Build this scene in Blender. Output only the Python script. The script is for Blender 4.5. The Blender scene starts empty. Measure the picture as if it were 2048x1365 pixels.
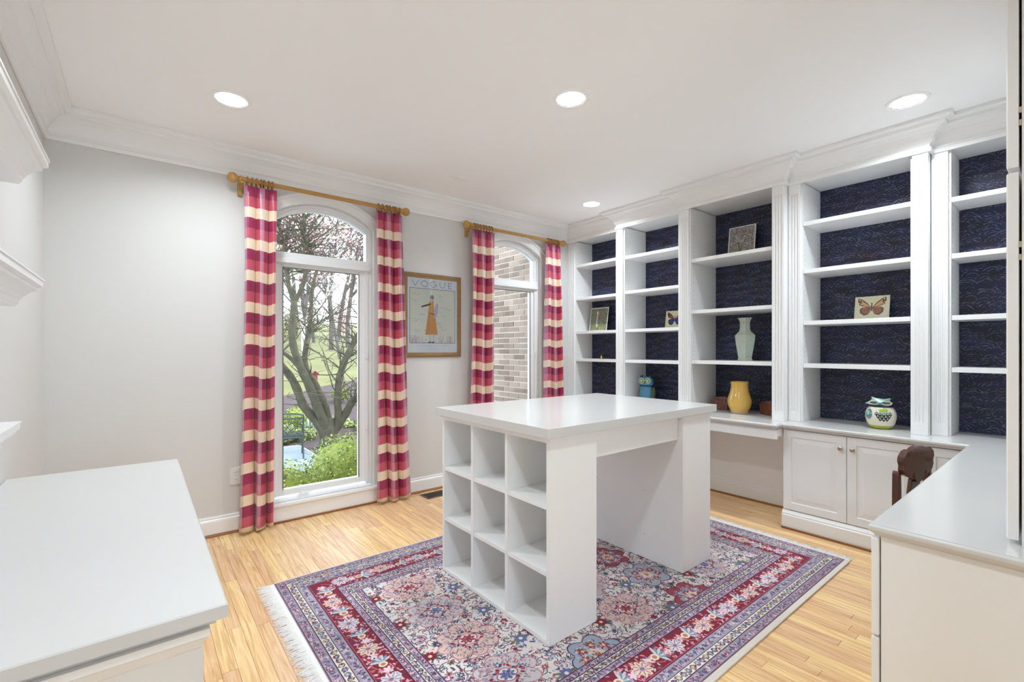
import bpy, bmesh, math, random
import numpy as np
from mathutils import Vector, Matrix
random.seed(7)
R = math.radians
SC = bpy.context.scene
COL = SC.collection

# ------------------------------------------------------------------ camera
FPX = 927.7; YAW = 38.763; CAMH = 1.30; HOR = 699.0
cam = bpy.data.cameras.new('camera'); camo = bpy.data.objects.new('camera', cam)
COL.objects.link(camo); SC.camera = camo
camo.location = (0, 0, CAMH); camo.rotation_euler = (R(90), 0, R(-YAW))
cam.sensor_width = 36; cam.lens = FPX * 36 / 2048; cam.shift_y = (HOR - 682.5) / 2048
cam.clip_start = 0.02; cam.clip_end = 400

# ------------------------------------------------------------------ sky, sun, exposure
w = bpy.data.worlds.new('sky'); SC.world = w; w.use_nodes = True
nt = w.node_tree
for n in list(nt.nodes): nt.nodes.remove(n)
wo = nt.nodes.new('ShaderNodeOutputWorld'); bg = nt.nodes.new('ShaderNodeBackground')
sky = nt.nodes.new('ShaderNodeTexSky'); sky.sky_type = 'HOSEK_WILKIE'
sky.turbidity = 5.0; sky.ground_albedo = 0.4
sky.sun_direction = Vector((0.68, -0.10, 0.72)).normalized()
mixw = nt.nodes.new('ShaderNodeMix'); mixw.data_type = 'RGBA'; mixw.inputs[0].default_value = 0.55
mixw.inputs[7].default_value = (0.80, 0.90, 1.0, 1)
nt.links.new(sky.outputs[0], mixw.inputs[6]); nt.links.new(mixw.outputs[2], bg.inputs[0])
bg.inputs[1].default_value = 4.6
nt.links.new(bg.outputs[0], wo.inputs[0])
sl = bpy.data.lights.new('sun', 'SUN'); sl.energy = 2.6; sl.angle = R(3); sl.color = (1, 0.95, 0.87)
so = bpy.data.objects.new('sun', sl); COL.objects.link(so)
so.rotation_euler = Vector((-0.68, 0.10, -0.72)).to_track_quat('-Z', 'Y').to_euler()

SC.view_settings.view_transform = 'Standard'; SC.view_settings.look = 'None'
SC.view_settings.gamma = 1.0; SC.view_settings.use_curve_mapping = False
SC.view_settings.exposure = 1.0
try:
    SC.cycles.max_bounces = 7; SC.cycles.diffuse_bounces = 6; SC.cycles.glossy_bounces = 3; SC.cycles.transparent_max_bounces = 8
except Exception: pass
CAN_W = 7.6           # watts of one recessed can light

# ------------------------------------------------------------------ materials
MATS = {}
def srgb(r, g, b):
    f = lambda c: (c/255/12.92) if c/255 <= .04045 else ((c/255+.055)/1.055)**2.4
    return (f(r), f(g), f(b), 1)
def mat(name, col, rough=.5, metal=0, spec=.5, noise=0, nscale=20, bump=0, bscale=60, coat=0):
    m = bpy.data.materials.new(name); m.use_nodes = True; nt = m.node_tree
    b = nt.nodes['Principled BSDF']
    b.inputs['Base Color'].default_value = col; b.inputs['Roughness'].default_value = rough
    b.inputs['Metallic'].default_value = metal; b.inputs['Specular IOR Level'].default_value = spec
    b.inputs['Coat Weight'].default_value = coat
    tc = nt.nodes.new('ShaderNodeTexCoord')
    if noise:
        n = nt.nodes.new('ShaderNodeTexNoise'); n.inputs['Scale'].default_value = nscale
        n.inputs['Detail'].default_value = 5
        nt.links.new(tc.outputs['Object'], n.inputs['Vector'])
        mx = nt.nodes.new('ShaderNodeMix'); mx.data_type = 'RGBA'; mx.blend_type = 'MULTIPLY'
        mx.inputs[6].default_value = col
        cr = nt.nodes.new('ShaderNodeMapRange'); cr.inputs[3].default_value = 1 - noise; cr.inputs[4].default_value = 1 + noise
        nt.links.new(n.outputs['Fac'], cr.inputs[0])
        cc = nt.nodes.new('ShaderNodeCombineColor')
        for i in range(3): nt.links.new(cr.outputs[0], cc.inputs[i])
        mx.inputs[0].default_value = 1
        nt.links.new(cc.outputs[0], mx.inputs[7]); nt.links.new(mx.outputs[2], b.inputs['Base Color'])
    if bump:
        n2 = nt.nodes.new('ShaderNodeTexNoise'); n2.inputs['Scale'].default_value = bscale; n2.inputs['Detail'].default_value = 4
        nt.links.new(tc.outputs['Object'], n2.inputs['Vector'])
        bp = nt.nodes.new('ShaderNodeBump'); bp.inputs['Strength'].default_value = bump; bp.inputs['Distance'].default_value = .01
        nt.links.new(n2.outputs['Fac'], bp.inputs['Height']); nt.links.new(bp.outputs[0], b.inputs['Normal'])
    MATS[name] = m; return m
def nodes(m): return m.node_tree, m.node_tree.nodes, m.node_tree.links, m.node_tree.nodes['Principled BSDF']

mat('wall_paint', (.70, .692, .676, 1), .65, bump=.03, bscale=220)
mat('ceiling_paint', (.95, .95, .948, 1), .8, bump=.02, bscale=200)
mat('white_paint', (.88, .88, .875, 1), .32, noise=.015, nscale=3)
mat('white_top', (.67, .664, .653, 1), .16, noise=.01, nscale=3)
mat('white_laminate', (.90, .90, .895, 1), .38)
mat('window_white', (.84, .845, .85, 1), .3)
mat('brass', srgb(200, 160, 90), .25, metal=1)
mat('nickel', srgb(190, 178, 160), .22, metal=1)
mat('steel', srgb(120, 115, 108), .35, metal=1)
mat('black_gap', (.015, .015, .015, 1), .7)
mat('plastic_white', (.82, .82, .80, 1), .35)
mat('gold_wood', srgb(186, 142, 78), .38, noise=.18, nscale=14)
mat('ring_wood', srgb(158, 112, 54), .3, noise=.15, nscale=40)
mat('frame_wood', srgb(150, 116, 74), .4, noise=.25, nscale=18)
mat('shoe_oak', srgb(150, 96, 52), .4, noise=.2, nscale=10)
mat('mahogany', srgb(82, 44, 30), .22, noise=.3, nscale=9, coat=.3)
mat('iron', srgb(52, 62, 60), .45, metal=.3)
mat('mortar', srgb(188, 178, 162), .95, bump=.3, bscale=90)
mat('bark', srgb(70, 66, 50), .95, noise=.75, nscale=7, bump=1.0, bscale=10)
mat('bark_pale', srgb(190, 188, 178), .9, noise=.3, nscale=6)
mat('bark_far', srgb(92, 86, 82), .95, noise=.2, nscale=3)
mat('mulch', srgb(62, 50, 50), 1, noise=.5, nscale=7, bump=.5, bscale=20)
mat('grass', srgb(94, 94, 54), 1, noise=.35, nscale=.5, bump=.3, bscale=8)
mat('birdhouse_red', srgb(140, 44, 46), .7)
mat('fringe', srgb(240, 238, 236), .9)
mat('selvage', srgb(214, 205, 196), .9, noise=.08, nscale=150)
mat('mat_paper', srgb(228, 228, 226), .7)
mat('celadon', srgb(182, 194, 180), .22, noise=.22, nscale=110, bump=.25, bscale=160, coat=.4)
mat('yellow_glaze', srgb(222, 178, 84), .12, noise=.1, nscale=9, coat=.6)
mat('raw_clay', srgb(196, 168, 128), .7)
mat('owl_blue', srgb(66, 132, 160), .15, noise=.5, nscale=160, bump=.4, bscale=180, coat=.5)
mat('owl_navy', srgb(28, 48, 86), .2, coat=.4)
mat('owl_olive', srgb(92, 90, 54), .3, noise=.35, nscale=60, coat=.3)
mat('owl_yellow', srgb(214, 196, 110), .2, coat=.4)
mat('owl_cream', srgb(226, 218, 198), .25, noise=.06, nscale=60, coat=.4)
mat('owl_aqua', srgb(150, 196, 186), .25, noise=.12, nscale=40, coat=.4)
mat('owl_teal', srgb(70, 118, 126), .25, coat=.4)
mat('owl_dark', srgb(30, 44, 48), .3, coat=.3)
mat('owl_lime', srgb(166, 172, 52), .3, noise=.2, nscale=30, coat=.3)
mat('stone_slab', srgb(116, 128, 138), .8, noise=.14, nscale=3)

def leaf_mat(name, c1, c2):
    m = mat(name, c1, .6); nt, N, L, b = nodes(m)
    g = N.new('ShaderNodeNewGeometry'); mx = N.new('ShaderNodeMix'); mx.data_type = 'RGBA'
    mx.inputs[6].default_value = c1; mx.inputs[7].default_value = c2
    L.new(g.outputs['Random Per Island'], mx.inputs[0]); L.new(mx.outputs[2], b.inputs['Base Color'])
leaf_mat('box_leaf', srgb(48, 74, 24), srgb(158, 168, 52))
leaf_mat('low_leaf', srgb(70, 88, 44), srgb(142, 150, 84))
leaf_mat('iris_leaf', srgb(120, 150, 120), srgb(176, 198, 170))
leaf_mat('maple_leaf', srgb(96, 34, 48), srgb(168, 104, 116))
leaf_mat('spring_leaf', srgb(110, 112, 76), srgb(160, 154, 112))
leaf_mat('blossom', srgb(196, 150, 158), srgb(232, 208, 206))

def oak():
    m = mat('oak_plank', (.6, .4, .2, 1), .3); nt, N, L, b = nodes(m)
    g = N.new('ShaderNodeNewGeometry'); oi = N.new('ShaderNodeObjectInfo')
    mul = N.new('ShaderNodeVectorMath'); mul.operation = 'MULTIPLY'; mul.inputs[1].default_value = (26, 1.4, 1)
    add = N.new('ShaderNodeVectorMath'); add.operation = 'ADD'
    sc = N.new('ShaderNodeMath'); sc.operation = 'MULTIPLY'; sc.inputs[1].default_value = 37
    L.new(oi.outputs['Random'], sc.inputs[0]); cx = N.new('ShaderNodeCombineXYZ')
    for i in range(3): L.new(sc.outputs[0], cx.inputs[i])
    L.new(g.outputs['Position'], mul.inputs[0]); L.new(mul.outputs[0], add.inputs[0]); L.new(cx.outputs[0], add.inputs[1])
    n = N.new('ShaderNodeTexNoise'); n.inputs['Scale'].default_value = 2.2; n.inputs['Detail'].default_value = 7; n.inputs['Distortion'].default_value = 1.1
    L.new(add.outputs[0], n.inputs['Vector'])
    r = N.new('ShaderNodeValToRGB'); e = r.color_ramp.elements
    e[0].position = .26; e[0].color = srgb(208, 160, 104); e[1].position = .68; e[1].color = srgb(248, 218, 168)
    k = r.color_ramp.elements.new(.5); k.color = srgb(238, 198, 142)
    L.new(n.outputs['Fac'], r.inputs[0])
    hsv = N.new('ShaderNodeHueSaturation'); L.new(r.outputs[0], hsv.inputs['Color'])
    mr = N.new('ShaderNodeMapRange'); mr.inputs[3].default_value = .87; mr.inputs[4].default_value = 1.05
    L.new(oi.outputs['Random'], mr.inputs[0]); L.new(mr.outputs[0], hsv.inputs['Value'])
    mr2 = N.new('ShaderNodeMapRange'); mr2.inputs[1].default_value = 0; mr2.inputs[3].default_value = .485; mr2.inputs[4].default_value = .507
    L.new(oi.outputs['Random'], mr2.inputs[0]); L.new(mr2.outputs[0], hsv.inputs['Hue'])
    L.new(hsv.outputs[0], b.inputs['Base Color'])
    bp = N.new('ShaderNodeBump'); bp.inputs['Strength'].default_value = .05; L.new(n.outputs['Fac'], bp.inputs['Height']); L.new(bp.outputs[0], b.inputs['Normal'])
    b.inputs['Roughness'].default_value = .28
oak()

def wallpaper():
    m = mat('navy_scallop_paper', (.01, .012, .04, 1), .55); nt, N, L, b = nodes(m)
    g = N.new('ShaderNodeNewGeometry'); sp = N.new('ShaderNodeSeparateXYZ'); L.new(g.outputs['Position'], sp.inputs[0])
    cb = N.new('ShaderNodeCombineXYZ'); L.new(sp.outputs[1], cb.inputs[0])
    zs = N.new('ShaderNodeMath'); zs.operation = 'MULTIPLY'; zs.inputs[1].default_value = 1.35; L.new(sp.outputs[2], zs.inputs[0]); L.new(zs.outputs[0], cb.inputs[1])
    col = None
    for k, (scale, off) in enumerate(((11, 0), (11, 3.73), (14, 9.1))):
        ad = N.new('ShaderNodeVectorMath'); ad.operation = 'ADD'; ad.inputs[1].default_value = (off, off*.7, 0); L.new(cb.outputs[0], ad.inputs[0])
        v = N.new('ShaderNodeTexVoronoi'); v.voronoi_dimensions = '2D'; v.inputs['Scale'].default_value = scale; v.inputs['Randomness'].default_value = .75
        L.new(ad.outputs[0], v.inputs['Vector'])
        sub = N.new('ShaderNodeVectorMath'); sub.operation = 'SUBTRACT'; L.new(ad.outputs[0], sub.inputs[0]); L.new(v.outputs['Position'], sub.inputs[1])
        s2 = N.new('ShaderNodeSeparateXYZ'); L.new(sub.outputs[0], s2.inputs[0])
        up = N.new('ShaderNodeMapRange'); up.inputs[1].default_value = .0; up.inputs[2].default_value = .012; L.new(s2.outputs[1], up.inputs[0])
        ml = N.new('ShaderNodeMath'); ml.operation = 'MULTIPLY'; ml.inputs[1].default_value = 26; L.new(v.outputs['Distance'], ml.inputs[0])
        sn = N.new('ShaderNodeMath'); sn.operation = 'SINE'; L.new(ml.outputs[0], sn.inputs[0])
        rg = N.new('ShaderNodeMapRange'); rg.inputs[1].default_value = .70; rg.inputs[2].default_value = 1.0; L.new(sn.outputs[0], rg.inputs[0])
        no = N.new('ShaderNodeTexNoise'); no.inputs['Scale'].default_value = 34 + 9*k; L.new(ad.outputs[0], no.inputs['Vector'])
        nm = N.new('ShaderNodeMapRange'); nm.inputs[1].default_value = .40; nm.inputs[2].default_value = .66; L.new(no.outputs['Fac'], nm.inputs[0])
        a = N.new('ShaderNodeMath'); a.operation = 'MULTIPLY'; L.new(up.outputs[0], a.inputs[0]); L.new(rg.outputs[0], a.inputs[1])
        a2 = N.new('ShaderNodeMath'); a2.operation = 'MULTIPLY'; L.new(a.outputs[0], a2.inputs[0]); L.new(nm.outputs[0], a2.inputs[1])
        hs = N.new('ShaderNodeTexNoise'); hs.inputs['Scale'].default_value = 5; L.new(ad.outputs[0], hs.inputs['Vector'])
        rp = N.new('ShaderNodeValToRGB'); e = rp.color_ramp.elements
        e[0].position = .35; e[0].color = srgb(136, 90, 98); e[1].position = .7; e[1].color = srgb(120, 150, 166)
        q = e.new(.46); q.color = srgb(128, 130, 166)
        L.new(hs.outputs['Fac'], rp.inputs[0])
        mx = N.new('ShaderNodeMix'); mx.data_type = 'RGBA'; L.new(a2.outputs[0], mx.inputs[0]); L.new(rp.outputs[0], mx.inputs[7])
        if col is None:
            base = N.new('ShaderNodeTexNoise'); base.inputs['Scale'].default_value = 7; L.new(cb.outputs[0], base.inputs['Vector'])
            br = N.new('ShaderNodeValToRGB'); br.color_ramp.elements[0].color = srgb(27, 28, 44); br.color_ramp.elements[1].color = srgb(36, 42, 78)
            br.color_ramp.elements[0].position = .35; br.color_ramp.elements[1].position = .72
            L.new(base.outputs['Fac'], br.inputs[0]); L.new(br.outputs[0], mx.inputs[6])
        else: L.new(col, mx.inputs[6])
        col = mx.outputs[2]
    L.new(col, b.inputs['Base Color'])
wallpaper()

def curtain_mat():
    m = mat('check_silk', (.5, .1, .15, 1), .36); nt, N, L, b = nodes(m)
    uv = N.new('ShaderNodeUVMap'); uv.uv_map = 'UVMap'; sp = N.new('ShaderNodeSeparateXYZ'); L.new(uv.outputs[0], sp.inputs[0])
    def ramp(inp, period, cols):
        d = N.new('ShaderNodeMath'); d.operation = 'DIVIDE'; d.inputs[1].default_value = period; L.new(inp, d.inputs[0])
        f = N.new('ShaderNodeMath'); f.operation = 'FRACT'; L.new(d.outputs[0], f.inputs[0])
        r = N.new('ShaderNodeValToRGB'); r.color_ramp.interpolation = 'CONSTANT'; e = r.color_ramp.elements
        e[0].position = 0; e[0].color = cols[0][1]; e[1].position = cols[1][0]; e[1].color = cols[1][1]
        for p, c in cols[2:]: k = e.new(p); k.color = c
        L.new(f.outputs[0], r.inputs[0]); return r.outputs[0]
    # v is measured down from the curtain's head
    weft = ramp(sp.outputs[1], .2255, [(0, srgb(152, 42, 84)), (.333, srgb(196, 86, 104)), (.667, srgb(238, 220, 192))])
    warp = ramp(sp.outputs[0], .23, [(0, srgb(214, 184, 206)), (.30, srgb(150, 34, 64)), (.72, srgb(190, 80, 90))])
    wf = ramp(sp.outputs[0], .23, [(0, (.34, .34, .34, 1)), (.30, (.08, .08, .08, 1)), (.72, (.16, .16, .16, 1))])
    mx = N.new('ShaderNodeMix'); mx.data_type = 'RGBA'; L.new(wf, mx.inputs[0]); L.new(weft, mx.inputs[6]); L.new(warp, mx.inputs[7])
    n = N.new('ShaderNodeTexNoise'); n.inputs['Scale'].default_value = 30; n.inputs['Detail'].default_value = 3
    mp = N.new('ShaderNodeVectorMath'); mp.operation = 'MULTIPLY'; mp.inputs[1].default_value = (1, 14, 1)
    L.new(uv.outputs[0], mp.inputs[0]); L.new(mp.outputs[0], n.inputs['Vector'])
    mr = N.new('ShaderNodeMapRange'); mr.inputs[3].default_value = .9; mr.inputs[4].default_value = 1.1; L.new(n.outputs['Fac'], mr.inputs[0])
    hs = N.new('ShaderNodeHueSaturation'); L.new(mx.outputs[2], hs.inputs['Color']); L.new(mr.outputs[0], hs.inputs['Value'])
    L.new(hs.outputs[0], b.inputs['Base Color'])
    b.inputs['Sheen Weight'].default_value = .25; b.inputs['Sheen Roughness'].default_value = .4
curtain_mat()

def glass_mat():
    m = bpy.data.materials.new('clear_glass'); m.use_nodes = True; nt = m.node_tree; N = nt.nodes; L = nt.links
    for n in list(N): N.remove(n)
    o = N.new('ShaderNodeOutputMaterial'); t = N.new('ShaderNodeBsdfTransparent'); t.inputs[0].default_value = (.97, .98, .98, 1)
    g = N.new('ShaderNodeBsdfGlossy'); g.inputs['Roughness'].default_value = .01
    fr = N.new('ShaderNodeFresnel'); fr.inputs[0].default_value = 1.3
    mx = N.new('ShaderNodeMixShader'); L.new(fr.outputs[0], mx.inputs[0]); L.new(t.outputs[0], mx.inputs[1]); L.new(g.outputs[0], mx.inputs[2]); L.new(mx.outputs[0], o.inputs[0])
    MATS['clear_glass'] = m
glass_mat()
def emit_mat(name, col, s):
    m = bpy.data.materials.new(name); m.use_nodes = True; b = m.node_tree.nodes['Principled BSDF']
    b.inputs['Base Color'].default_value = (.9, .9, .9, 1); b.inputs['Emission Color'].default_value = col; b.inputs['Emission Strength'].default_value = s
    MATS[name] = m
emit_mat('lamp_lens', (1, .98, .95, 1), 6)
def brick_mat():
    m = mat('brick', (.3, .2, .2, 1), .9, bump=.5, bscale=120); nt, N, L, b = nodes(m)
    oi = N.new('ShaderNodeObjectInfo'); r = N.new('ShaderNodeValToRGB'); e = r.color_ramp.elements
    e[0].color = srgb(124, 102, 90); e[1].color = srgb(172, 150, 134); k = e.new(.5); k.color = srgb(150, 132, 118)
    L.new(oi.outputs['Random'], r.inputs[0])
    tc = N.new('ShaderNodeTexCoord'); n = N.new('ShaderNodeTexNoise'); n.inputs['Scale'].default_value = 26; n.inputs['Detail'].default_value = 5
    L.new(tc.outputs['Object'], n.inputs['Vector'])
    mr = N.new('ShaderNodeMapRange'); mr.inputs[3].default_value = .6; mr.inputs[4].default_value = 1.4; L.new(n.outputs['Fac'], mr.inputs[0])
    hs = N.new('ShaderNodeHueSaturation'); L.new(r.outputs[0], hs.inputs['Color']); L.new(mr.outputs[0], hs.inputs['Value']); L.new(hs.outputs[0], b.inputs['Base Color'])
brick_mat()
def marble_mat():
    m = mat('red_marble', (.2, .08, .06, 1), .3); nt, N, L, b = nodes(m)
    tc = N.new('ShaderNodeTexCoord'); n = N.new('ShaderNodeTexNoise'); n.inputs['Scale'].default_value = 48; n.inputs['Detail'].default_value = 8; n.inputs['Distortion'].default_value = 1.6
    L.new(tc.outputs['Object'], n.inputs['Vector']); r = N.new('ShaderNodeValToRGB'); e = r.color_ramp.elements
    e[0].position = .3; e[0].color = srgb(66, 40, 36); e[1].position = .72; e[1].color = srgb(206, 180, 164)
    k = e.new(.52); k.color = srgb(116, 66, 52); k = e.new(.66); k.color = srgb(112, 84, 66)
    L.new(n.outputs['Fac'], r.inputs[0]); L.new(r.outputs[0], b.inputs['Base Color'])
marble_mat()
def image_mat(name, arr, rough=.8, bump=0):
    """arr: H x W x 3 sRGB 0..1 painted in this script, row 0 at the bottom"""
    h, wd, _ = arr.shape
    im = bpy.data.images.new(name, wd, h)
    a = np.ones((h, wd, 4), np.float32); a[..., :3] = np.clip(arr, 0, 1)
    im.pixels.foreach_set(a.ravel()); im.update(); im.pack()
    m = mat(name, (1, 1, 1, 1), rough); nt, N, L, b = nodes(m)
    t = N.new('ShaderNodeTexImage'); t.image = im; uv = N.new('ShaderNodeUVMap'); uv.uv_map = 'UVMap'
    L.new(uv.outputs[0], t.inputs[0]); L.new(t.outputs[0], b.inputs['Base Color'])
    return m

# ------------------------------------------------------------------ mesh helpers
class G:
    def __init__(s): s.v = []; s.f = []; s.uv = None
    def add(s, vs, fs):
        o = len(s.v); s.v += [tuple(v) for v in vs]; s.f += [tuple(i+o for i in f) for f in fs]; return s
    def box(s, x0, x1, y0, y1, z0, z1):
        if x0 > x1: x0, x1 = x1, x0
        if y0 > y1: y0, y1 = y1, y0
        if z0 > z1: z0, z1 = z1, z0
        return s.add([(x0,y0,z0),(x1,y0,z0),(x1,y1,z0),(x0,y1,z0),(x0,y0,z1),(x1,y0,z1),(x1,y1,z1),(x0,y1,z1)],
                     [(0,3,2,1),(4,5,6,7),(0,1,5,4),(1,2,6,5),(2,3,7,6),(3,0,4,7)])
    def prism(s, poly, axis, a, b):
        """poly in the two other axes (cyclic order y,z / x,z / x,y)"""
        n = len(poly)
        def p(q, t):
            return (t,q[0],q[1]) if axis == 'x' else (q[0],t,q[1]) if axis == 'y' else (q[0],q[1],t)
        vs = [p(q, a) for q in poly] + [p(q, b) for q in poly]
        fs = [tuple(range(n))[::-1], tuple(range(n, 2*n))] + [(i,(i+1)%n,(i+1)%n+n,i+n) for i in range(n)]
        return s.add(vs, fs)
    def lathe(s, prof, c, seg=24, sx=1, sy=1):
        vs = []; fs = []; n = len(prof)
        for r, z in prof:
            for k in range(seg):
                t = 2*math.pi*k/seg; vs.append((c[0]+r*sx*math.cos(t), c[1]+r*sy*math.sin(t), c[2]+z))
        for i in range(n-1):
            for k in range(seg):
                k2 = (k+1) % seg; fs.append((i*seg+k, i*seg+k2, (i+1)*seg+k2, (i+1)*seg+k))
        fs.append(tuple(range(seg))[::-1]); fs.append(tuple(range((n-1)*seg, n*seg)))
        return s.add(vs, fs)
    def tube(s, pts, rads, seg=8, caps=True):
        pts = [Vector(p) for p in pts]; n = len(pts)
        if not hasattr(rads, '__len__'): rads = [rads]*n
        vs = []; fs = []; ref = None
        for i in range(n):
            d = (pts[min(i+1, n-1)] - pts[max(i-1, 0)])
            d = d.normalized() if d.length > 1e-9 else Vector((0,0,1))
            if ref is None: ref = d.orthogonal().normalized()
            ref = (ref - d*ref.dot(d)); ref = ref.normalized() if ref.length > 1e-6 else d.orthogonal().normalized()
            q = d.cross(ref)
            for k in range(seg):
                t = 2*math.pi*k/seg; vs.append(tuple(pts[i] + (ref*math.cos(t) + q*math.sin(t))*rads[i]))
        for i in range(n-1):
            for k in range(seg):
                k2 = (k+1) % seg; fs.append((i*seg+k, i*seg+k2, (i+1)*seg+k2, (i+1)*seg+k))
        if caps: fs += [tuple(range(seg))[::-1], tuple(range((n-1)*seg, n*seg))]
        return s.add(vs, fs)
    def sphere(s, c, r, seg=16, rings=10, sc=(1,1,1)):
        prof = [(max(1e-4, math.sin(math.pi*i/rings))*r, -math.cos(math.pi*i/rings)*r) for i in range(rings+1)]
        vs = []; fs = []
        for rr, z in prof:
            for k in range(seg):
                t = 2*math.pi*k/seg; vs.append((c[0]+rr*sc[0]*math.cos(t), c[1]+rr*sc[1]*math.sin(t), c[2]+z*sc[2]))
        for i in range(rings):
            for k in range(seg):
                k2 = (k+1) % seg; fs.append((i*seg+k, i*seg+k2, (i+1)*seg+k2, (i+1)*seg+k))
        return s.add(vs, fs)
    def torus(s, c, R_, r, axis='x', seg=20, sg=6):
        vs = []; fs = []
        for i in range(seg):
            t = 2*math.pi*i/seg
            for k in range(sg):
                p = 2*math.pi*k/sg; rr = R_ + r*math.cos(p); a, b, h = rr*math.cos(t), rr*math.sin(t), r*math.sin(p)
                q = (h, a, b) if axis == 'x' else (a, h, b) if axis == 'y' else (a, b, h)
                vs.append((c[0]+q[0], c[1]+q[1], c[2]+q[2]))
        for i in range(seg):
            for k in range(sg):
                i2, k2 = (i+1) % seg, (k+1) % sg; fs.append((i*sg+k, i2*sg+k, i2*sg+k2, i*sg+k2))
        return s.add(vs, fs)
    def sweep(s, prof, path):
        """prof: (p, z) offsets to the LEFT of the path direction; mitred; open path"""
        n = len(path); m = len(prof); P = [Vector((q[0], q[1])) for q in path]; offs = []
        for i in range(n):
            ns = []
            if i > 0: d = (P[i]-P[i-1]).normalized(); ns.append(Vector((-d.y, d.x)))
            if i < n-1: d = (P[i+1]-P[i]).normalized(); ns.append(Vector((-d.y, d.x)))
            if len(ns) == 1: offs.append(ns[0])
            else: offs.append((ns[0]+ns[1])/(1+ns[0].dot(ns[1])))
        vs = []
        for i in range(n):
            for p, z in prof: vs.append((P[i].x+offs[i].x*p, P[i].y+offs[i].y*p, z))
        fs = []
        for i in range(n-1):
            for k in range(m):
                k2 = (k+1) % m; fs.append((i*m+k, i*m+k2, (i+1)*m+k2, (i+1)*m+k))
        fs += [tuple(range(m))[::-1], tuple(range((n-1)*m, n*m))]
        return s.add(vs, fs)

def build(name, g, m, parent=None, bevel=0, smooth=False, local=False, seg=2):
    off = Vector((0,0,0))
    if parent is not None and not local:
        q = parent
        while q is not None: off += q.location; q = q.parent
    me = bpy.data.meshes.new(name)
    me.from_pydata([(v[0]-off.x, v[1]-off.y, v[2]-off.z) for v in g.v], [], g.f)
    if g.uv is not None:
        ul = me.uv_layers.new(name='UVMap'); vi = np.empty(len(me.loops), np.int32); me.loops.foreach_get('vertex_index', vi)
        ul.data.foreach_set('uv', np.asarray(g.uv, np.float32)[vi].ravel())
    bm = bmesh.new(); bm.from_mesh(me)
    if g.uv is None: bmesh.ops.recalc_face_normals(bm, faces=bm.faces)
    if bevel: bmesh.ops.bevel(bm, geom=list(bm.edges), offset=bevel, segments=seg, profile=.5, affect='EDGES', clamp_overlap=True)
    bm.to_mesh(me); bm.free()
    me.materials.append(MATS[m] if isinstance(m, str) else m)
    if smooth:
        for p in me.polygons: p.use_smooth = True
        try: me.set_sharp_from_angle(angle=R(40))
        except Exception: pass
    o = bpy.data.objects.new(name, me); COL.objects.link(o)
    if parent is not None: o.parent = parent
    return o
def tag(o, label, cat, group=None):
    o['label'] = label; o['category'] = cat
    if group: o['group'] = group
    return o
def thing(name, loc, label, cat, group=None, rz=0):
    o = bpy.data.objects.new(name, None); COL.objects.link(o); o.empty_display_size = .1
    o.location = loc; o.rotation_euler = (0, 0, rz); return tag(o, label, cat, group)
def struct(o, label=None):
    o['kind'] = 'structure'
    if label: o['label'] = label
    return o
def sroot(name, loc=(0,0,0), label=None):
    o = bpy.data.objects.new(name, None); COL.objects.link(o); o.location = loc; return struct(o, label)
def at(px, py, Y):
    """a point on the plane y = Y seen along a direction measured on the photograph"""
    a = R(YAW); u = (px-1024)/FPX; dx = math.sin(a)+u*math.cos(a); dy = math.cos(a)-u*math.sin(a); t = Y/dy
    return Vector((dx*t, Y, CAMH+(HOR-py)/FPX*t))

# ------------------------------------------------------------------ room dimensions
XL, YW, XR, YF, ZC = -.434, 3.817, 4.22, -.17, 2.71
YH = -2.3                       # far wall of the hall behind the doorway
WIN = (1.151, 3.07)             # window centre lines
HW, SILL, AZ0, AR = .396, .145, 1.808, .635   # half width, sill, arch centre height, arch radius
XB = {1: 3.90, 2: 3.825, 3: 3.75, 4: 3.825, 5: 3.90}    # bookcase front planes
OPEN = {1: (3.115, 3.721), 2: (2.345, 2.971), 3: (1.511, 2.201), 4: (.706, 1.347), 5: (-.06, .549)}

# ------------------------------------------------------------------ shell
fl = build('floor', G().box(XL-.1, XR+.1, YH-.1, YW+.05, -.08, -.014), 'shoe_oak'); struct(fl, 'narrow strip oak floor running towards the windows')
struct(build('ceiling', G().box(XL-.1, XR+.1, YH-.1, YW+.16, ZC, ZC+.12), 'ceiling_paint'))
struct(build('wall_left', G().box(XL-.12, XL, YH, YW+.16, -.05, ZC), 'wall_paint'))
struct(build('wall_right', G().box(XR, XR+.12, YF-.12, YW+.16, -.05, ZC), 'wall_paint'))
struct(build('wall_front', G().box(1.5, XR, YF-.12, YF, -.05, ZC), 'wall_paint'))
struct(build('wall_hall_right', G().box(1.5, 1.62, YH, YF-.12, -.05, ZC), 'wall_paint'))
HX0, HX1, HZ0, HZ1 = .0, 1.1, .25, 2.1      # opening for the added fill-light window in the hall end wall
struct(build('wall_hall_end', G().box(XL-.12, HX0, YH-.12, YH, -.05, ZC).box(HX1, 1.62, YH-.12, YH, -.05, ZC).box(HX0, HX1, YH-.12, YH, -.05, HZ0).box(HX0, HX1, YH-.12, YH, HZ1, ZC), 'wall_paint'))

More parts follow.
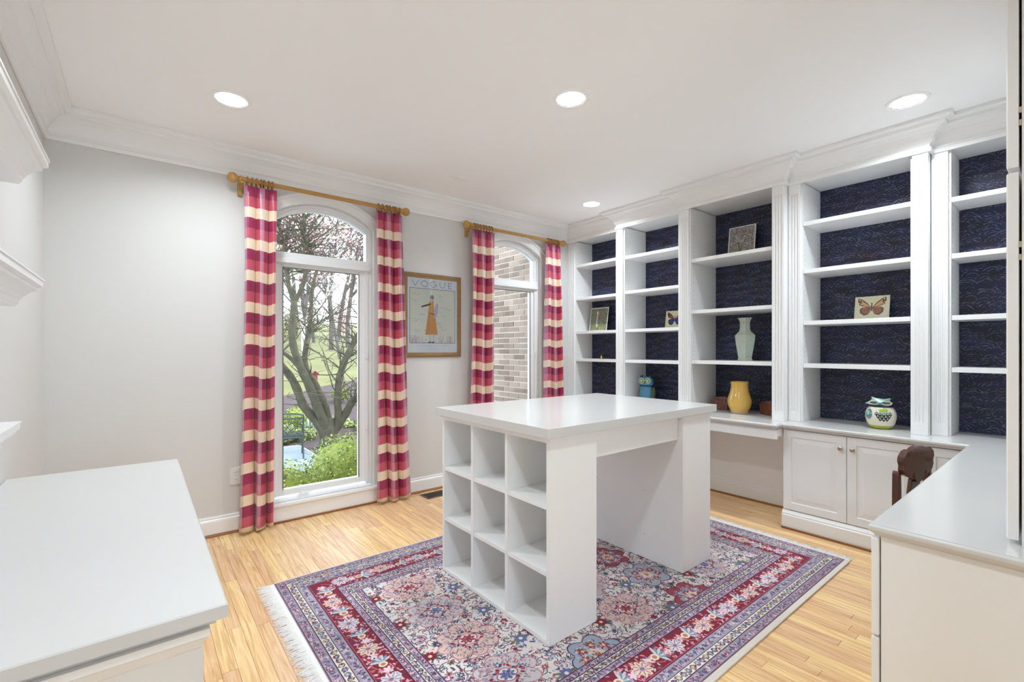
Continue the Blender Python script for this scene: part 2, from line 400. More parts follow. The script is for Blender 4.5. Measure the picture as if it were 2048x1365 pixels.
def arch_z(dx, r=AR): return AZ0 + math.sqrt(max(0, r*r-dx*dx))
NA = 20
def arch_pts(cx, hw, r): return [(cx-hw+2*hw*i/NA, AZ0+math.sqrt(r*r-(-hw+2*hw*i/NA)**2)) for i in range(NA+1)]
def window_wall():
    g = G(); y0, y1 = YW, YW+.16; xs = [XL]
    edges = [XL] + sum([[c-HW, c+HW] for c in WIN], []) + [XR]
    for i in range(0, len(edges), 2): g.box(edges[i], edges[i+1], y0, y1, -.05, ZC)
    for c in WIN:
        g.box(c-HW, c+HW, y0, y1, -.05, SILL)
        ap = arch_pts(c, HW, AR)
        for (xa, za), (xb, zb) in zip(ap, ap[1:]):
            g.add([(xa,y0,za),(xb,y0,zb),(xb,y0,ZC),(xa,y0,ZC),(xa,y1,za),(xb,y1,zb),(xb,y1,ZC),(xa,y1,ZC)],
                  [(0,1,2,3),(7,6,5,4),(0,4,5,1)])
    me = build('wall_back', g, 'wall_paint'); struct(me); return me
window_wall()
struct(build('wall_foundation', G().box(-6, 8, YW+.02, YW+.15, -1.2, -.09), 'mortar'))

# crown moulding, mitred along walls and bookcase fronts
CP = [(0,2.53),(.012,2.53),(.016,2.553),(.006,2.559),(.006,2.572),(.016,2.582),(.026,2.606),(.046,2.636),(.074,2.658),(.092,2.664),(.094,2.68),(.112,2.684),(.126,2.692),(.126,2.7095),(0,2.7095)]
CP = CP[::-1]
struct(build('trim_1', G().sweep([(-p if False else p, z) for p, z in CP], [(XB[1], YW-.001), (XL+.001, YW-.001), (XL+.001, YF)]), 'white_paint', smooth=False), 'white crown moulding along the window and left walls')
path = [(XB[5], YF), (XB[5], .628), (XB[4], .628), (XB[4], 1.428), (XB[3], 1.428), (XB[3], 2.28), (XB[2], 2.28), (XB[2], 3.043), (XB[1], 3.043), (XB[1], YW)]
struct(build('trim_2', G().sweep(CP, path), 'white_paint'), 'white crown moulding stepping along the bookcase tops')
# baseboards on the window wall
BP = [(0,0),(0,.135),(.006,.134),(.010,.124),(.006,.118),(.014,.110),(.016,.100),(.016,0)]
segs = [(XL, WIN[0]-.47), (WIN[0]+.47, WIN[1]-.47), (WIN[1]+.47, XB[1])]
g = G(); gs = G()
for a, b in segs:
    g.prism([(YW-p, z) for p, z in BP], 'x', a, b)
    gs.prism([(YW-.016-p, z) for p, z in ((0,0),(0,.017),(.008,.014),(.013,.007),(.014,0))], 'x', a, b)
bb = build('baseboard_back', g, 'white_paint'); struct(bb)
g = G().prism([(XL+p, z) for p, z in BP], 'y', YF, YW-.02) if False else G()
build('shoe_moulding', gs, 'shoe_oak', bb)
g = G().add([], [])
pts = [(XL+p, z) for p, z in BP]
g.prism(pts, 'y', YH, YW-.016); struct(build('baseboard_left', g, 'white_paint'))

# ------------------------------------------------------------------ windows
def ring_arch(g, c, hw0, r0, z0, hw1, r1, z1, y0, y1):
    """solid frame between an outer and an inner arched outline (closed at the bottom)"""
    def outline(hw, r, z): return [(c-hw, z)] + [(x, zz) for x, zz in arch_pts(c, hw, r)] + [(c+hw, z)]
    A = outline(hw0, r0, z0); B = outline(hw1, r1, z1); n = len(A)
    vs = [(x,y0,z) for x, z in A]+[(x,y0,z) for x, z in B]+[(x,y1,z) for x, z in A]+[(x,y1,z) for x, z in B]
    fs = []
    for i in range(n):
        j = (i+1) % n
        fs += [(i,j,n+j,n+i),(2*n+i,3*n+i,3*n+j,2*n+j),(i,2*n+i,2*n+j,j),(n+i,n+j,3*n+j,3*n+i)]
    g.add(vs, fs)
def window(n, c):
    r = sroot('window_%d' % n, (c, YW, SILL), 'tall white window with an arched transom and a single casement below')
    g = G(); 
    def band(hwo, ro, hwi, ri, y0, y1, zb, g):
        A = [(c-hwo, zb)]+arch_pts(c, hwo, ro)+[(c+hwo, zb)]; B = [(c-hwi, zb)]+arch_pts(c, hwi, ri)+[(c+hwi, zb)]; m = len(A)
        vs = [(x,y0,z) for x,z in A]+[(x,y0,z) for x,z in B]+[(x,y1,z) for x,z in A]+[(x,y1,z) for x,z in B]; fs = []
        for i in range(m-1):
            j = i+1; fs += [(i,j,m+j,m+i),(2*m+i,3*m+i,3*m+j,2*m+j),(i,2*m+i,2*m+j,j),(m+i,m+j,3*m+j,3*m+i)]
        fs += [(0,m,3*m,2*m),(m-1,3*m-1,4*m-1,2*m-1)]; g.add(vs, fs)
    band(HW+.083, AR+.083, HW+.062, AR+.062, YW-.022, YW-.0005, SILL-.02, g)
    band(HW+.062, AR+.062, HW+.004, AR+.004, YW-.013, YW-.0005, SILL-.02, g)
    build('casing', g, 'white_paint', r)
    g = G(); band(HW-.001, AR-.001, HW-.020, AR-.020, YW+.035, YW+.155, SILL, g); band(HW-.020, AR-.020, HW-.040, AR-.042, YW+.05, YW+.11, SILL, g)
    build('jamb', g, 'window_white', r)
    zt0, zt1 = 1.975, 2.045
    g = G().box(c-HW+.02, c+HW-.02, YW+.035, YW+.12, zt0, zt1).box(c-HW+.02, c+HW-.02, YW+.012, YW+.05, zt0-.014, zt0+.022)
    build('transom_bar', g, 'window_white', r, bevel=.004)
    # casement sash
    gx, gz0, gz1 = .297, .222, 1.932
    g = G(); y0, y1 = YW+.052, YW+.10
    for a, b in ((-HW+.02, -gx), (gx, HW-.02)): g.box(c+a, c+b, y0, y1, SILL+.03, zt0)
    g.box(c-gx, c+gx, y0, y1, SILL+.03, gz0); g.box(c-gx, c+gx, y0, y1, gz1, zt0)
    for a, b in ((-HW+.02, -gx-.045), (gx+.045, HW-.02)): g.box(c+a, c+b, y0-.016, y0, SILL+.03, zt0)
    g.box(c-gx-.045, c+gx+.045, y0-.016, y0, gz1+.02, zt0)
    build('sash', g, 'window_white', r, bevel=.003)
    g = G()
    for k in (-1, 1): g.box(c+k*(gx-.006), c+k*gx, y0-.002, y0+.004, gz0, gz1)
    g.box(c-gx, c+gx, y0-.002, y0+.004, gz1-.006, gz1); build('gasket', g, 'steel', r)
    build('pane', G().box(c-gx-.002, c+gx+.002, YW+.072, YW+.078, gz0-.002, gz1+.002), 'clear_glass', r)
    ap = arch_pts(c, HW-.038, AR-.040); build('pane', G().prism([(c-HW+.038, zt1-.002)]+ap+[(c+HW-.038, zt1-.002)], 'y', YW+.078, YW+.084), 'clear_glass', r)
    build('sill', G().box(c-HW-.085, c+HW+.085, YW-.045, YW-.002, SILL-.022, SILL).box(c-HW, c+HW, YW-.002, YW+.13, SILL-.0, SILL+.012), 'white_paint', r, bevel=.003)
    build('apron', G().box(c-HW-.07, c+HW+.07, YW-.030, YW-.002, .002, SILL-.022), 'white_paint', r, bevel=.002)
    build('shoe_moulding', G().box(c-HW-.07, c+HW+.07, YW-.042, YW-.030, 0.0005, .015), 'shoe_oak', r, bevel=.003)
    # casement crank and side locks
    h = build('crank', G().box(c-.20, c-.12, YW+.006, YW+.034, SILL+.012, SILL+.030).tube([(c-.185, YW+.018, SILL+.03),(c-.17, YW+.010, SILL+.046),(c-.10, YW+.004, SILL+.040)], [.008,.007,.006], 8), 'window_white', r, bevel=.002)
    for z in (.62, 1.22): build('lock', G().box(c+gx+.05, c+gx+.064, YW+.020, YW+.036, z, z+.045), 'window_white', r, bevel=.003)
for i, c in enumerate(WIN): window(i+1, c)
w3 = sroot('window_3', ((HX0+HX1)/2, YH, HZ0), 'unseen white window added at the end of the hall for fill light')  # unseen, added to send soft daylight into the room from behind the camera
g = G()
for a, b in ((HX0, HX0+.05), ((HX0+HX1)/2-.03, (HX0+HX1)/2+.03), (HX1-.05, HX1)): g.box(a, b, YH-.09, YH-.02, HZ0, HZ1)
for z in (HZ0, HZ1-.05): g.box(HX0+.05, (HX0+HX1)/2-.03, YH-.09, YH-.02, z, z+.05).box((HX0+HX1)/2+.03, HX1-.05, YH-.09, YH-.02, z, z+.05)
build('frame', g, 'window_white', w3)
for a, b in ((HX0+.05, (HX0+HX1)/2-.03), ((HX0+HX1)/2+.03, HX1-.05)): build('pane', G().box(a, b, YH-.06, YH-.054, HZ0+.05, HZ1-.05), 'clear_glass', w3)

# ------------------------------------------------------------------ floor planks
RUG = (.577, 3.372, .912, 2.822)
def planks():
    rnd = random.Random(3); wd = .0575; L = []
    x = XL
    while x < XR:
        y = YH - rnd.random()*.8
        while y < YW:
            ln = rnd.choice((.55, .75, .95, 1.2, 1.5))*(.85+.3*rnd.random()); y2 = min(YW-.002, y+ln); ya = max(YH, y)
            if y2-ya > .03: L.append((x, min(x+wd, XR), ya, y2))
            y += ln
        x += wd
    def vis(p):
        x0, x1, y0, y1 = p; xm = (x0+x1)/2
        if xm > 3.66 and not (1.44 < (y0+y1)/2 < 2.3 and xm < 4.1): return 0
        n = 0
        for k in range(12):
            yy = y0+(y1-y0)*(k+.5)/12
            if RUG[0] < xm < RUG[1] and RUG[2] < yy < RUG[3]: continue
            if xm < .09 and 1.17 < yy < 2.8: continue
            if xm > 1.8 and yy < .42: continue
            d = xm*math.sin(R(YAW))+yy*math.cos(R(YAW))
            if d < .2: continue
            px = 1024+FPX*(xm*math.cos(R(YAW))-yy*math.sin(R(YAW)))/d; py = HOR+FPX*CAMH/d
            if -150 < px < 2150 and py < 1460: n += (y1-y0)/d/d
        return n
    L.sort(key=lambda p: -vis(p)); unit = None
    g2 = G()
    for i, (x0, x1, y0, y1) in enumerate(L):
        if i < 298:
            if unit is None:
                unit = build('plank', G().box(-.5,.5,-.5,.5,-.0135,0), 'oak_plank', fl, bevel=0); o = unit
                bm = bmesh.new(); bm.from_mesh(o.data); bm.to_mesh(o.data); bm.free()
            else:
                o = unit.copy(); COL.objects.link(o); o.parent = fl
            o.name = 'plank' if i == 0 else 'plank.%03d' % i
            o.location = ((x0+x1)/2, (y0+y1)/2, -.0004*rnd.random()); o.scale = (x1-x0-.0011, y1-y0-.0014, 1)
        else: g2.box(x0+.0005, x1-.0005, y0+.0007, y1-.0007, -.0135, -.0002)
    o = build('plank_remainder', g2, 'oak_plank', fl); o['kind'] = 'stuff'
planks()

# ------------------------------------------------------------------ built-in bookcases
SH = {1: (2.27-.03, 1.855, 1.474, 1.160), 3: (2.060, 1.611, 1.173)}
SHELF_Z = {1: (2.240, 1.862, 1.476, 1.162), 2: (2.216, 1.861, 1.474, 1.163), 3: (2.061, 1.611, 1.173), 4: (2.217, 1.863, 1.480, 1.163), 5: (2.212, 1.862, 1.480, 1.157)}
CT = .76                                    # worktop height
PIL = {1: ((3.043+.003, 3.115), (3.721, YW-.002)), 2: ((2.283, 2.345), (2.971, 3.042)), 3: ((1.430, 1.511), (2.201, 2.280)), 4: ((.630, .706), (1.347, 1.426)), 5: ((YF+.005, -.06), (.549, .626))}
BLAB = {1: 'white built-in bookcase in the corner by the window, holding a white-edged garden photo',
        2: 'white built-in bookcase with navy back holding the blue owl',
        3: 'deepest white built-in bookcase, above the open kneehole, holding both vases',
        4: 'white built-in bookcase holding the cream owl jar and brown butterfly tile',
        5: 'empty white built-in bookcase behind the return worktop'}
def fluted(g, X, ya, yb, z0, z1, d=.022):
    zf0, zf1 = z0+.075, z1-.085; wv = yb-ya
    g.box(X, X+d, ya, yb, z0, zf0); g.box(X, X+d, ya, yb, zf1, z1)
    nf = 3; m = wv*.14; fw = (wv-2*m)/nf; poly = [(X+d, ya), (X, ya)]
    for k in range(nf):
        a = ya+m+k*fw+fw*.16; b = ya+m+(k+1)*fw-fw*.16
        poly += [(X, a), (X+.005, a+(b-a)*.22), (X+.0075, (a+b)/2), (X+.005, b-(b-a)*.22), (X, b)]
    poly += [(X, yb), (X+d, yb)]
    g.prism(poly, 'z', zf0, zf1)
def bookcase(n):
    X = XB[n]; y0, y1 = OPEN[n]; pa, pb = PIL[n]; xb = XR-.012
    r = thing('bookcase', (X, (y0+y1)/2, CT), BLAB[n], 'bookcase', 'built-in bookcases along the right wall')
    for (a, b) in (pa, pb):
        g = G(); fluted(g, X, a, b, CT+.001, 2.545); build('pilaster', g, 'white_paint', r)
    build('side_panel', G().box(X+.022, xb, pa[0], y0-.0005+.012, CT+.001, 2.54), 'white_paint', r)
    build('side_panel', G().box(X+.022, xb, y1+.0005-.012, pb[1], CT+.001, 2.54), 'white_paint', r)
    build('header', G().box(X+.001, xb, pa[0], pb[1], 2.548, 2.7085), 'white_paint', r)
    build('back_panel', G().box(xb-.006, xb-.0005, y0+.0125, y1-.0125, CT+.002, 2.547), 'navy_scallop_paper', r)
    for z in SHELF_Z[n]:
        build('shelf', G().box(X+.024, xb-.007, y0+.0135, y1-.0135, z, z+.030), 'white_paint', r, bevel=.0015)
    # rows of peg holes in both side panels
    g = G()
    for yy, s in ((y0+.012, 1), (y1-.012, -1)):
        for xx in (X+.065, xb-.06):
            for k in range(40):
                z = .98+k*.038
                if z < 2.45: g.box(xx-.0022, xx+.0022, yy, yy+s*.0006, z-.0022, z+.0022)
    o = build('peg_hole', g, 'steel', r); o['kind'] = 'stuff'
    return r
for n in range(1, 6): bookcase(n)

# ------------------------------------------------------------------ worktop over the base cabinets (one continuous L)
CX, CX3, RY, RX = 3.645, 3.545, .432, 1.762     # front edges
ctop = [(XR-.002, YF+.002), (RX, YF+.002), (RX, RY), (CX, RY), (CX, 1.395), (CX3, 1.395), (CX3, 2.305), (CX, 2.305), (CX, 3.06), (3.765, 3.06), (3.765, YW-.002), (XR-.002, YW-.002)]
def inset_poly(p, d):
    n = len(p); o = []
    for i in range(n):
        a, b, c = Vector(p[i-1]), Vector(p[i]), Vector(p[(i+1) % n])
        d1 = (b-a).normalized(); d2 = (c-b).normalized(); n1 = Vector((d1.y, -d1.x)); n2 = Vector((d2.y, -d2.x))
        o.append(tuple(b + (n1+n2)/(1+n1.dot(n2))*d))
    return o
wt = thing('worktop', (CX, 1.8, CT), 'continuous white L-shaped worktop under the bookcases and along the return', 'worktop')
# clockwise outline -> inset to the right
g = G(); lay = [(0,-.004,-.016),(.004,0,None)]
def ring_stack(g, poly, steps):
    """steps: (inset, z) rings joined from bottom to top, capped"""
    n = len(poly); vs = []; fs = []
    for d, z in steps: vs += [(q[0], q[1], z) for q in inset_poly(poly, d)]
    for k in range(len(steps)-1):
        for i in range(n):
            j = (i+1) % n; fs.append((k*n+i, k*n+j, (k+1)*n+j, (k+1)*n+i))
    fs.append(tuple(range(n))); fs.append(tuple(range((len(steps)-1)*n, len(steps)*n)))
    g.add(vs, fs)
area = sum(ctop[i-1][0]*ctop[i][1]-ctop[i][0]*ctop[i-1][1] for i in range(len(ctop)))
ctop_cw = ctop if area < 0 else ctop[::-1]
ring_stack(g, ctop_cw, [(.014, CT-.036), (.014, CT-.032), (.006, CT-.024), (.002, CT-.020), (0, CT-.016), (0, CT-.007), (.003, CT-.0035), (.009, CT-.0025), (.010, CT)])
build('worktop_slab', g, 'white_top', wt)

# ------------------------------------------------------------------ base cabinets
def panel_door(g, axis, f, a0, a1, z0, z1, out, t=.02):
    """raised panel door; axis 'x': face at x=f, spans y a0..a1, 'out' sign of facing direction"""
    def P(a, z, d):
        return (f+out*d, a, z) if axis == 'x' else (a, f+out*d, z)
    steps = [(0, -t), (0, -.003), (.003, 0), (.052, 0), (.056, -.007), (.064, -.007), (.092, -.0015), (.096, -.0015)]
    n0 = len(g.v); vs = []; fs = []
    for ins, d in steps:
        vs += [P(a0+ins, z0+ins, d), P(a1-ins, z0+ins, d), P(a1-ins, z1-ins, d), P(a0+ins, z1-ins, d)]
    for k in range(len(steps)-1):
        for i in range(4):
            j = (i+1) % 4; fs.append((k*4+i, k*4+j, k*4+4+j, k*4+4+i))
    fs.append((3,2,1,0)); e = (len(steps)-1)*4; fs.append((e,e+1,e+2,e+3)); g.add(vs, fs)
def knob(parent, c, d):
    v = Vector(d); p = Vector(c)
    g = G().tube([p, p+v*.004, p+v*.012, p+v*.016, p+v*.022, p+v*.026], [.009, .0055, .0055, .014, .0145, .008], 12)
    build('knob', g, 'nickel', parent, smooth=True)
def base_cabinet(y0, y1, splits, knobs, label, XF=3.70):
    r = thing('base_cabinet', (XF, (y0+y1)/2, 0), label, 'cabinet', 'base cabinets below the bookcases')
    build('carcass', G().box(XF, XR-.003, y0, y1, .0, CT-.038), 'white_paint', r)
    bpf = [(XF-p-.0, z) for p, z in ((0,.002),(.040,.002),(.040,.096),(.034,.104),(.036,.110),(.028,.118),(.022,.128),(0,.132))]
    build('plinth', G().prism(bpf, 'y', y0-.02, y1+.0), 'white_paint', r)
    build('shoe_moulding', G().box(XF-.054, XF-.042, y0-.03, y1, .0005, .014), 'shoe_oak', r, bevel=.003)
    for i, (a, b) in enumerate(zip(splits, splits[1:])):
        g = G(); panel_door(g, 'x', XF-.022, a+.0015, b-.0015, .136, CT-.044, -1)
        d = build('door', g, 'white_paint', r)
        if knobs[i] is not None: knob(d, (XF-.022, knobs[i], .634), (-1, 0, 0))
base_cabinet(YF+.01, 1.410, [-.16, .235, .624, 1.015, 1.408], [.18, .29, .980, 1.048], 'white base cabinet with raised panel doors below the owl jar')
base_cabinet(2.34, 3.045, [2.342, 2.69, 3.043], [2.655, 2.725], 'white base cabinet with raised panel doors below the blue owl, behind the craft table')
base_cabinet(3.075, YW-.003, [3.078, 3.44, YW-.004], [3.405, 3.475], 'shallower white base cabinet in the corner below the garden photo', 3.82)
k = thing('kneehole', (3.9, 1.86, 0), 'open kneehole with shallow drawer front and panelled back', 'desk')
d = build('drawer_front', G().box(3.575, 3.60, 1.412, 2.306, .648, CT-.040), 'white_paint', k, bevel=.002)
build('drawer_box', G().box(3.60, 4.12, 1.412, 2.306, .668, CT-.040), 'white_paint', k)
build('back_panel', G().box(4.12, XR-.003, 1.412, 2.308, .0, CT-.040), 'white_paint', k)
build('baseboard', G().prism([(4.12-p, z) for p, z in BP], 'y', 1.412, 2.308), 'white_paint', k)
build('shoe_moulding', G().box(4.09, 4.104, 1.412, 2.308, .0005, .015), 'shoe_oak', k, bevel=.003)

# return cabinet beside the doorway
rc = thing('return_cabinet', (2.1, .1, 0), 'white drawer cabinet under the return worktop end beside the doorway', 'cabinet')
build('carcass', G().box(1.80, 2.42, YF+.003, .405, .0, CT-.038), 'white_paint', rc, bevel=.001)
for z0, z1 in ((.412, CT-.046), (.10, .406)):
    dd = build('drawer', G().box(1.782, 2.42, .408, .428, z0, z1), 'white_paint', rc, bevel=.004)
    for xx in (1.98, 2.24): knob(dd, (xx, .428, (z0+z1)/2), (0, 1, 0))
build('end_panel', G().box(1.788, 1.7995, YF+.004, .404, .0, CT-.038), 'white_paint', rc)
build('screw_hole', G().tube([(1.7879, -.02, .47),(1.7873, -.02, .47)], .003, 8), 'steel', rc)
r2 = thing('return_cabinet', (3.2, .1, 0), 'white kneehole back panel under the return worktop behind the carved chair', 'cabinet')
build('back_panel', G().box(2.422, 3.645, YF+.003, YF+.03, .0, CT-.038), 'white_paint', r2)
# hutch with doors on the return worktop
hu = thing('hutch', (2.4, 0, CT), 'tall white hutch with two tiers of doors standing on the return worktop', 'cabinet')
build('carcass', G().box(1.88, 3.30, YF+.003, .116, CT+.001, 2.52), 'white_paint', hu)
build('cornice', G().box(1.86, 3.32, YF+.003, .15, 2.52, 2.7085), 'white_paint', hu, bevel=.004)
for tier, (z0, z1) in enumerate(((CT+.014, 1.788), (1.802, 2.50))):
    for i in range(3):
        a = 1.882+i*.472; g = G(); panel_door(g, 'y', .1455, a, a+.469, z0, z1, 1, .0235)
        dr = build('door', g, 'white_paint', hu)
        for zz in ((z0+.12, z0+.155) if tier else (z1-.20, z1-.235)):
            if i == 0: build('hinge', G().box(a-.001, a+.012, .1165, .1225, zz-.008, zz+.008), 'nickel', dr)

# ------------------------------------------------------------------ desk along the left wall
ld = thing('side_desk', (-.15, 2.0, 0), 'white desk unit standing along the left wall below the ledge shelves', 'desk')
g = G(); P = [(XL+.002, 1.148), (.147, 1.148), (.147, 2.814), (XL+.002, 2.814)]
ring_stack(g, P[::-1], [(.02, .716), (.02, .7295), (0.0, .7305), (0, .757), (.003, .76)])
build('desktop', g, 'white_top', ld)
build('carcass', G().box(XL+.018, .091, 1.178, 2.784, 0, .700), 'white_paint', ld)
g = G(); P = [(XL+.03, 1.178), (.091, 1.178), (.091, 2.784), (XL+.03, 2.784)]
ring_stack(g, P[::-1], [(-.001, .668), (-.010, .676), (-.018, .694), (-.024, .7), (-.024, .7155)]); build('cove_moulding', g, 'white_paint', ld)
for a in (1.20, 1.73, 2.26):
    g = G(); panel_door(g, 'x', .108, a, a+.505, .09, .655, 1, .016); dd = build('door', g, 'white_paint', ld); knob(dd, (.108, a+.45, .58), (1, 0, 0))
# ledge shelves with crown profile on the left wall
def ledge(z, pr, y1, label):
    r = thing('ledge_shelf', (XL, y1-.5, z), label, 'shelf', 'crown moulding ledge shelves on the left wall')
    prof = [(0, z-.085), (pr*.66, z-.085), (pr*.68, z-.079), (pr*.70, z-.074), (pr*.71, z-.066), (pr*.76, z-.052), (pr*.86, z-.036), (pr*.93, z-.031), (pr*.935, z-.022), (pr, z-.018), (pr, z), (0, z)]
    y0 = y1-1.0
    build('crown', G().prism([(XL+.001+p, q) for p, q in prof], 'y', y0, y1), 'white_paint', r)
    build('shelf_board', G().box(XL+.001, XL+pr+.004, y0-.004, y1+.004, z, z+.006), 'white_paint', r)
    return r
s1 = ledge(1.915, .199, 2.15, 'highest of the white crown-profile ledges on the left wall')
build('corbel', G().prism([(XL+.001, 1.829), (XL+.11, 1.829), (XL+.095, 1.79), (XL+.05, 1.72), (XL+.001, 1.68)], 'y', 1.66, 1.70), 'white_paint', s1)
ledge(1.522, .187, 2.15, 'middle white crown-profile ledge on the left wall')
ledge(1.063, .134, 2.15, 'lowest white crown-profile ledge on the left wall, just above the desk')

# ------------------------------------------------------------------ craft table
ISZ = .0125
it = thing('craft_table', (2.05, 1.91, ISZ), 'white craft table with cubbyhole ends standing on the rug', 'table')
def cubby_end(xf, xk, name):
    """xf = open face x, xk = closed back x"""
    s = 1 if xk > xf else -1; ya, yb = 1.461, 2.366; zt = .9095; t = .019
    n = build('%s' % name, G().box(xk-s*.006, xk, ya+t, yb-t, ISZ+t, zt-t), 'white_laminate', it)
    for a, b in ((ya, ya+t), (yb-t, yb)): build('side_panel', G().box(xf, xk, a, b, ISZ+.0205, zt), 'white_laminate', it)
    cw = (yb-ya-2*t-2*t)/3
    for i in (1, 2): a = ya+t+i*cw+(i-1)*t; build('divider', G().box(xf+s*.001, xk-s*.0065, a, a+t, ISZ+.0205, zt-t-.0005), 'white_laminate', it)
    build('base_board', G().box(xf, xk, ya, yb, ISZ, ISZ+.02), 'white_laminate', it, bevel=.001)
    build('top_board', G().box(xf+s*.002, xk-s*.0065, ya+t+.0005, yb-t-.0005, zt-t, zt), 'white_laminate', it)
    rh = (zt-t-ISZ-.02-2*t)/3
    for i in range(3):
        a = ya+t+i*(cw+t)
        for j in (1, 2): z = ISZ+.02+j*rh+(j-1)*t; build('cubby_shelf', G().box(xf+s*.004, xk-s*.0065, a+.0005, a+cw-.0005, z, z+t), 'white_laminate', it)
    for yy, zz in ((1.72, .70), (1.72, .43), (1.72, .16), (2.1, .70), (2.1, .43)): build('screw', G().tube([(xk, yy, zz), (xk+s*.0006, yy, zz)], .0025, 6), 'steel', it)
cubby_end(1.380, 1.686, 'back_board'); cubby_end(2.735, 2.430, 'back_board')
for ya in (1.492, 2.318): build('apron', G().box(1.687, 2.429, ya, ya+.019, .778, .909), 'white_laminate', it)
build('lip', G().box(1.362, 2.752, 1.447, 2.379, .910, .9175), 'white_laminate', it)
build('tabletop', G().box(1.349, 2.764, 1.434, 2.392, .918, .961), 'white_top', it, bevel=.0015)

# ------------------------------------------------------------------ ceiling lights and registers
def can(x, y, label):
    r = thing('recessed_light', (x, y, ZC), label, 'light', 'recessed ceiling lights')
    g = G(); prof = [(.080, -.0005), (.0815, -.006), (.094, -.006), (.100, -.003), (.101, -.0005)]
    n = 36
    vs = []; fs = []
    for rr, z in prof:
        for k in range(n): t = 2*math.pi*k/n; vs.append((x+rr*math.cos(t), y+rr*math.sin(t), ZC+z))
    for i in range(len(prof)-1):
        for k in range(n): k2 = (k+1) % n; fs.append((i*n+k, i*n+k2, (i+1)*n+k2, (i+1)*n+k))
    g.add(vs, fs); build('trim_ring', g, 'ceiling_paint', r, smooth=True)
    g = G(); vs = []; fs = []
    for rr, z in ((.0775, -.0025), (.0805, -.0055)):
        for k in range(n): t = 2*math.pi*k/n; vs.append((x+rr*math.cos(t), y+rr*math.sin(t), ZC+z))
    for k in range(n): k2 = (k+1) % n; fs.append((k, k2, n+k2, n+k))
    g.add(vs, fs); build('gasket', g, 'steel', r)
    build('lens', G().lathe([(.0775, -.0005), (.0775, -.0025), (.05, -.0045), (.001, -.0055)], (x, y, ZC), 36), 'lamp_lens', r, smooth=True)
    ld_ = bpy.data.lights.new('can_light', 'AREA'); ld_.shape = 'DISK'; ld_.size = .15; ld_.energy = CAN_W; ld_.color = (.84, .935, 1.0); ld_.spread = R(150)
    lo = bpy.data.objects.new('can_light', ld_); COL.objects.link(lo); lo.parent = r; lo.location = (0, 0, -.012)
for (x, y, l) in ((.403, 3.03, 'round recessed ceiling light above the wall left of the window'), (1.892, 1.827, 'round recessed ceiling light above the craft table'),
                  (3.417, 3.025, 'round recessed ceiling light in front of the corner bookcase'), (3.401, .648, 'round recessed ceiling light above the carved chair'),
                  (.403, .648, 'round recessed ceiling light inside the doorway')): can(x, y, l)
def register(name, x0, x1, y0, y1, z, s, m, label, n):
    r = thing(name, ((x0+x1)/2, (y0+y1)/2, z), label, 'vent'); t = .014; h = .004*s
    g = G(); 
    for a in ((x0, x1, y0, y0+t), (x0, x1, y1-t, y1), (x0, x0+t, y0+t, y1-t), (x1-t, x1, y0+t, y1-t)): g.box(*a, z, z+h)
    build('frame', g, m, r)
    build('backing', G().box(x0+t, x1-t, y0+t, y1-t, z, z+.0004*s), 'black_gap' if s > 0 else m, r)
    for k in range(n):
        a = x0+t+(x1-x0-2*t)*(k+.35)/n; build('louver', G().box(a, a+(x1-x0-2*t)/n*.28, y0+t, y1-t, z+.0006*s, z+.0032*s), m, r)
register('floor_register', 1.945, 2.24, 3.585, 3.735, .0005, 1, 'steel', 'dark metal floor register beside the baseboard', 22)
register('ceiling_register', 1.99, 2.16, 3.22, 3.32, ZC-.0003, -1, 'ceiling_paint', 'small white ceiling register between the windows', 6)
ot = thing('wall_outlet', (.535, YW, .40), 'white duplex wall outlet beside the long curtain', 'outlet')
build('plate', G().box(.500, .572, YW-.006, YW-.0004, .335, .457), 'plastic_white', ot, bevel=.002)
for z in (.372, .421):
    s_ = build('socket', G().tube([(.536, YW-.006, z), (.536, YW-.0085, z)], .017, 16), 'plastic_white', ot)
    for dx in (-.006, .006): build('slot', G().box(.536+dx-.001, .536+dx+.001, YW-.0089, YW-.0084, z-.002, z+.008), 'black_gap', s_)

# ------------------------------------------------------------------ curtains and poles
RODY, RODZ = 3.715, 2.492
def pole(x0, x1, label):
    r = thing('curtain_pole', ((x0+x1)/2, RODY, RODZ), label, 'curtain pole', 'wooden curtain poles')
    build('rod', G().tube([(x0+.07, RODY, RODZ), (x1-.07, RODY, RODZ)], .0165, 16), 'gold_wood', r, smooth=True)
    for x, s in ((x0, 1), (x1, -1)):
        prof = [(.001, 0), (.018, .003), (.029, .012), (.035, .028), (.034, .042), (.027, .056), (.016, .064), (.014, .068), (.021, .073), (.023, .080), (.021, .087), (.017, .091), (.017, .10)]
        build('finial', G().tube([(x+s*z, RODY, RODZ) for _, z in prof], [p for p, _ in prof], 18), 'gold_wood', r, smooth=True)
        xb = x+s*.088
        build('bracket', G().prism([(YW-.001, RODZ-.095), (YW-.022, RODZ-.095), (YW-.026, RODZ-.06), (YW-.055, RODZ-.035), (RODY+.02, RODZ-.030), (RODY-.018, RODZ-.03), (RODY-.02, RODZ-.018), (RODY+.02, RODZ-.012), (YW-.02, RODZ-.0), (YW-.001, RODZ)], 'x', xb-.014, xb+.014), 'gold_wood', r, bevel=.002)
pole(.470, 1.835, 'gilded wooden pole with ball finials over the tree-view window')
pole(2.395, 3.755, 'gilded wooden pole with ball finials over the brick-view window')
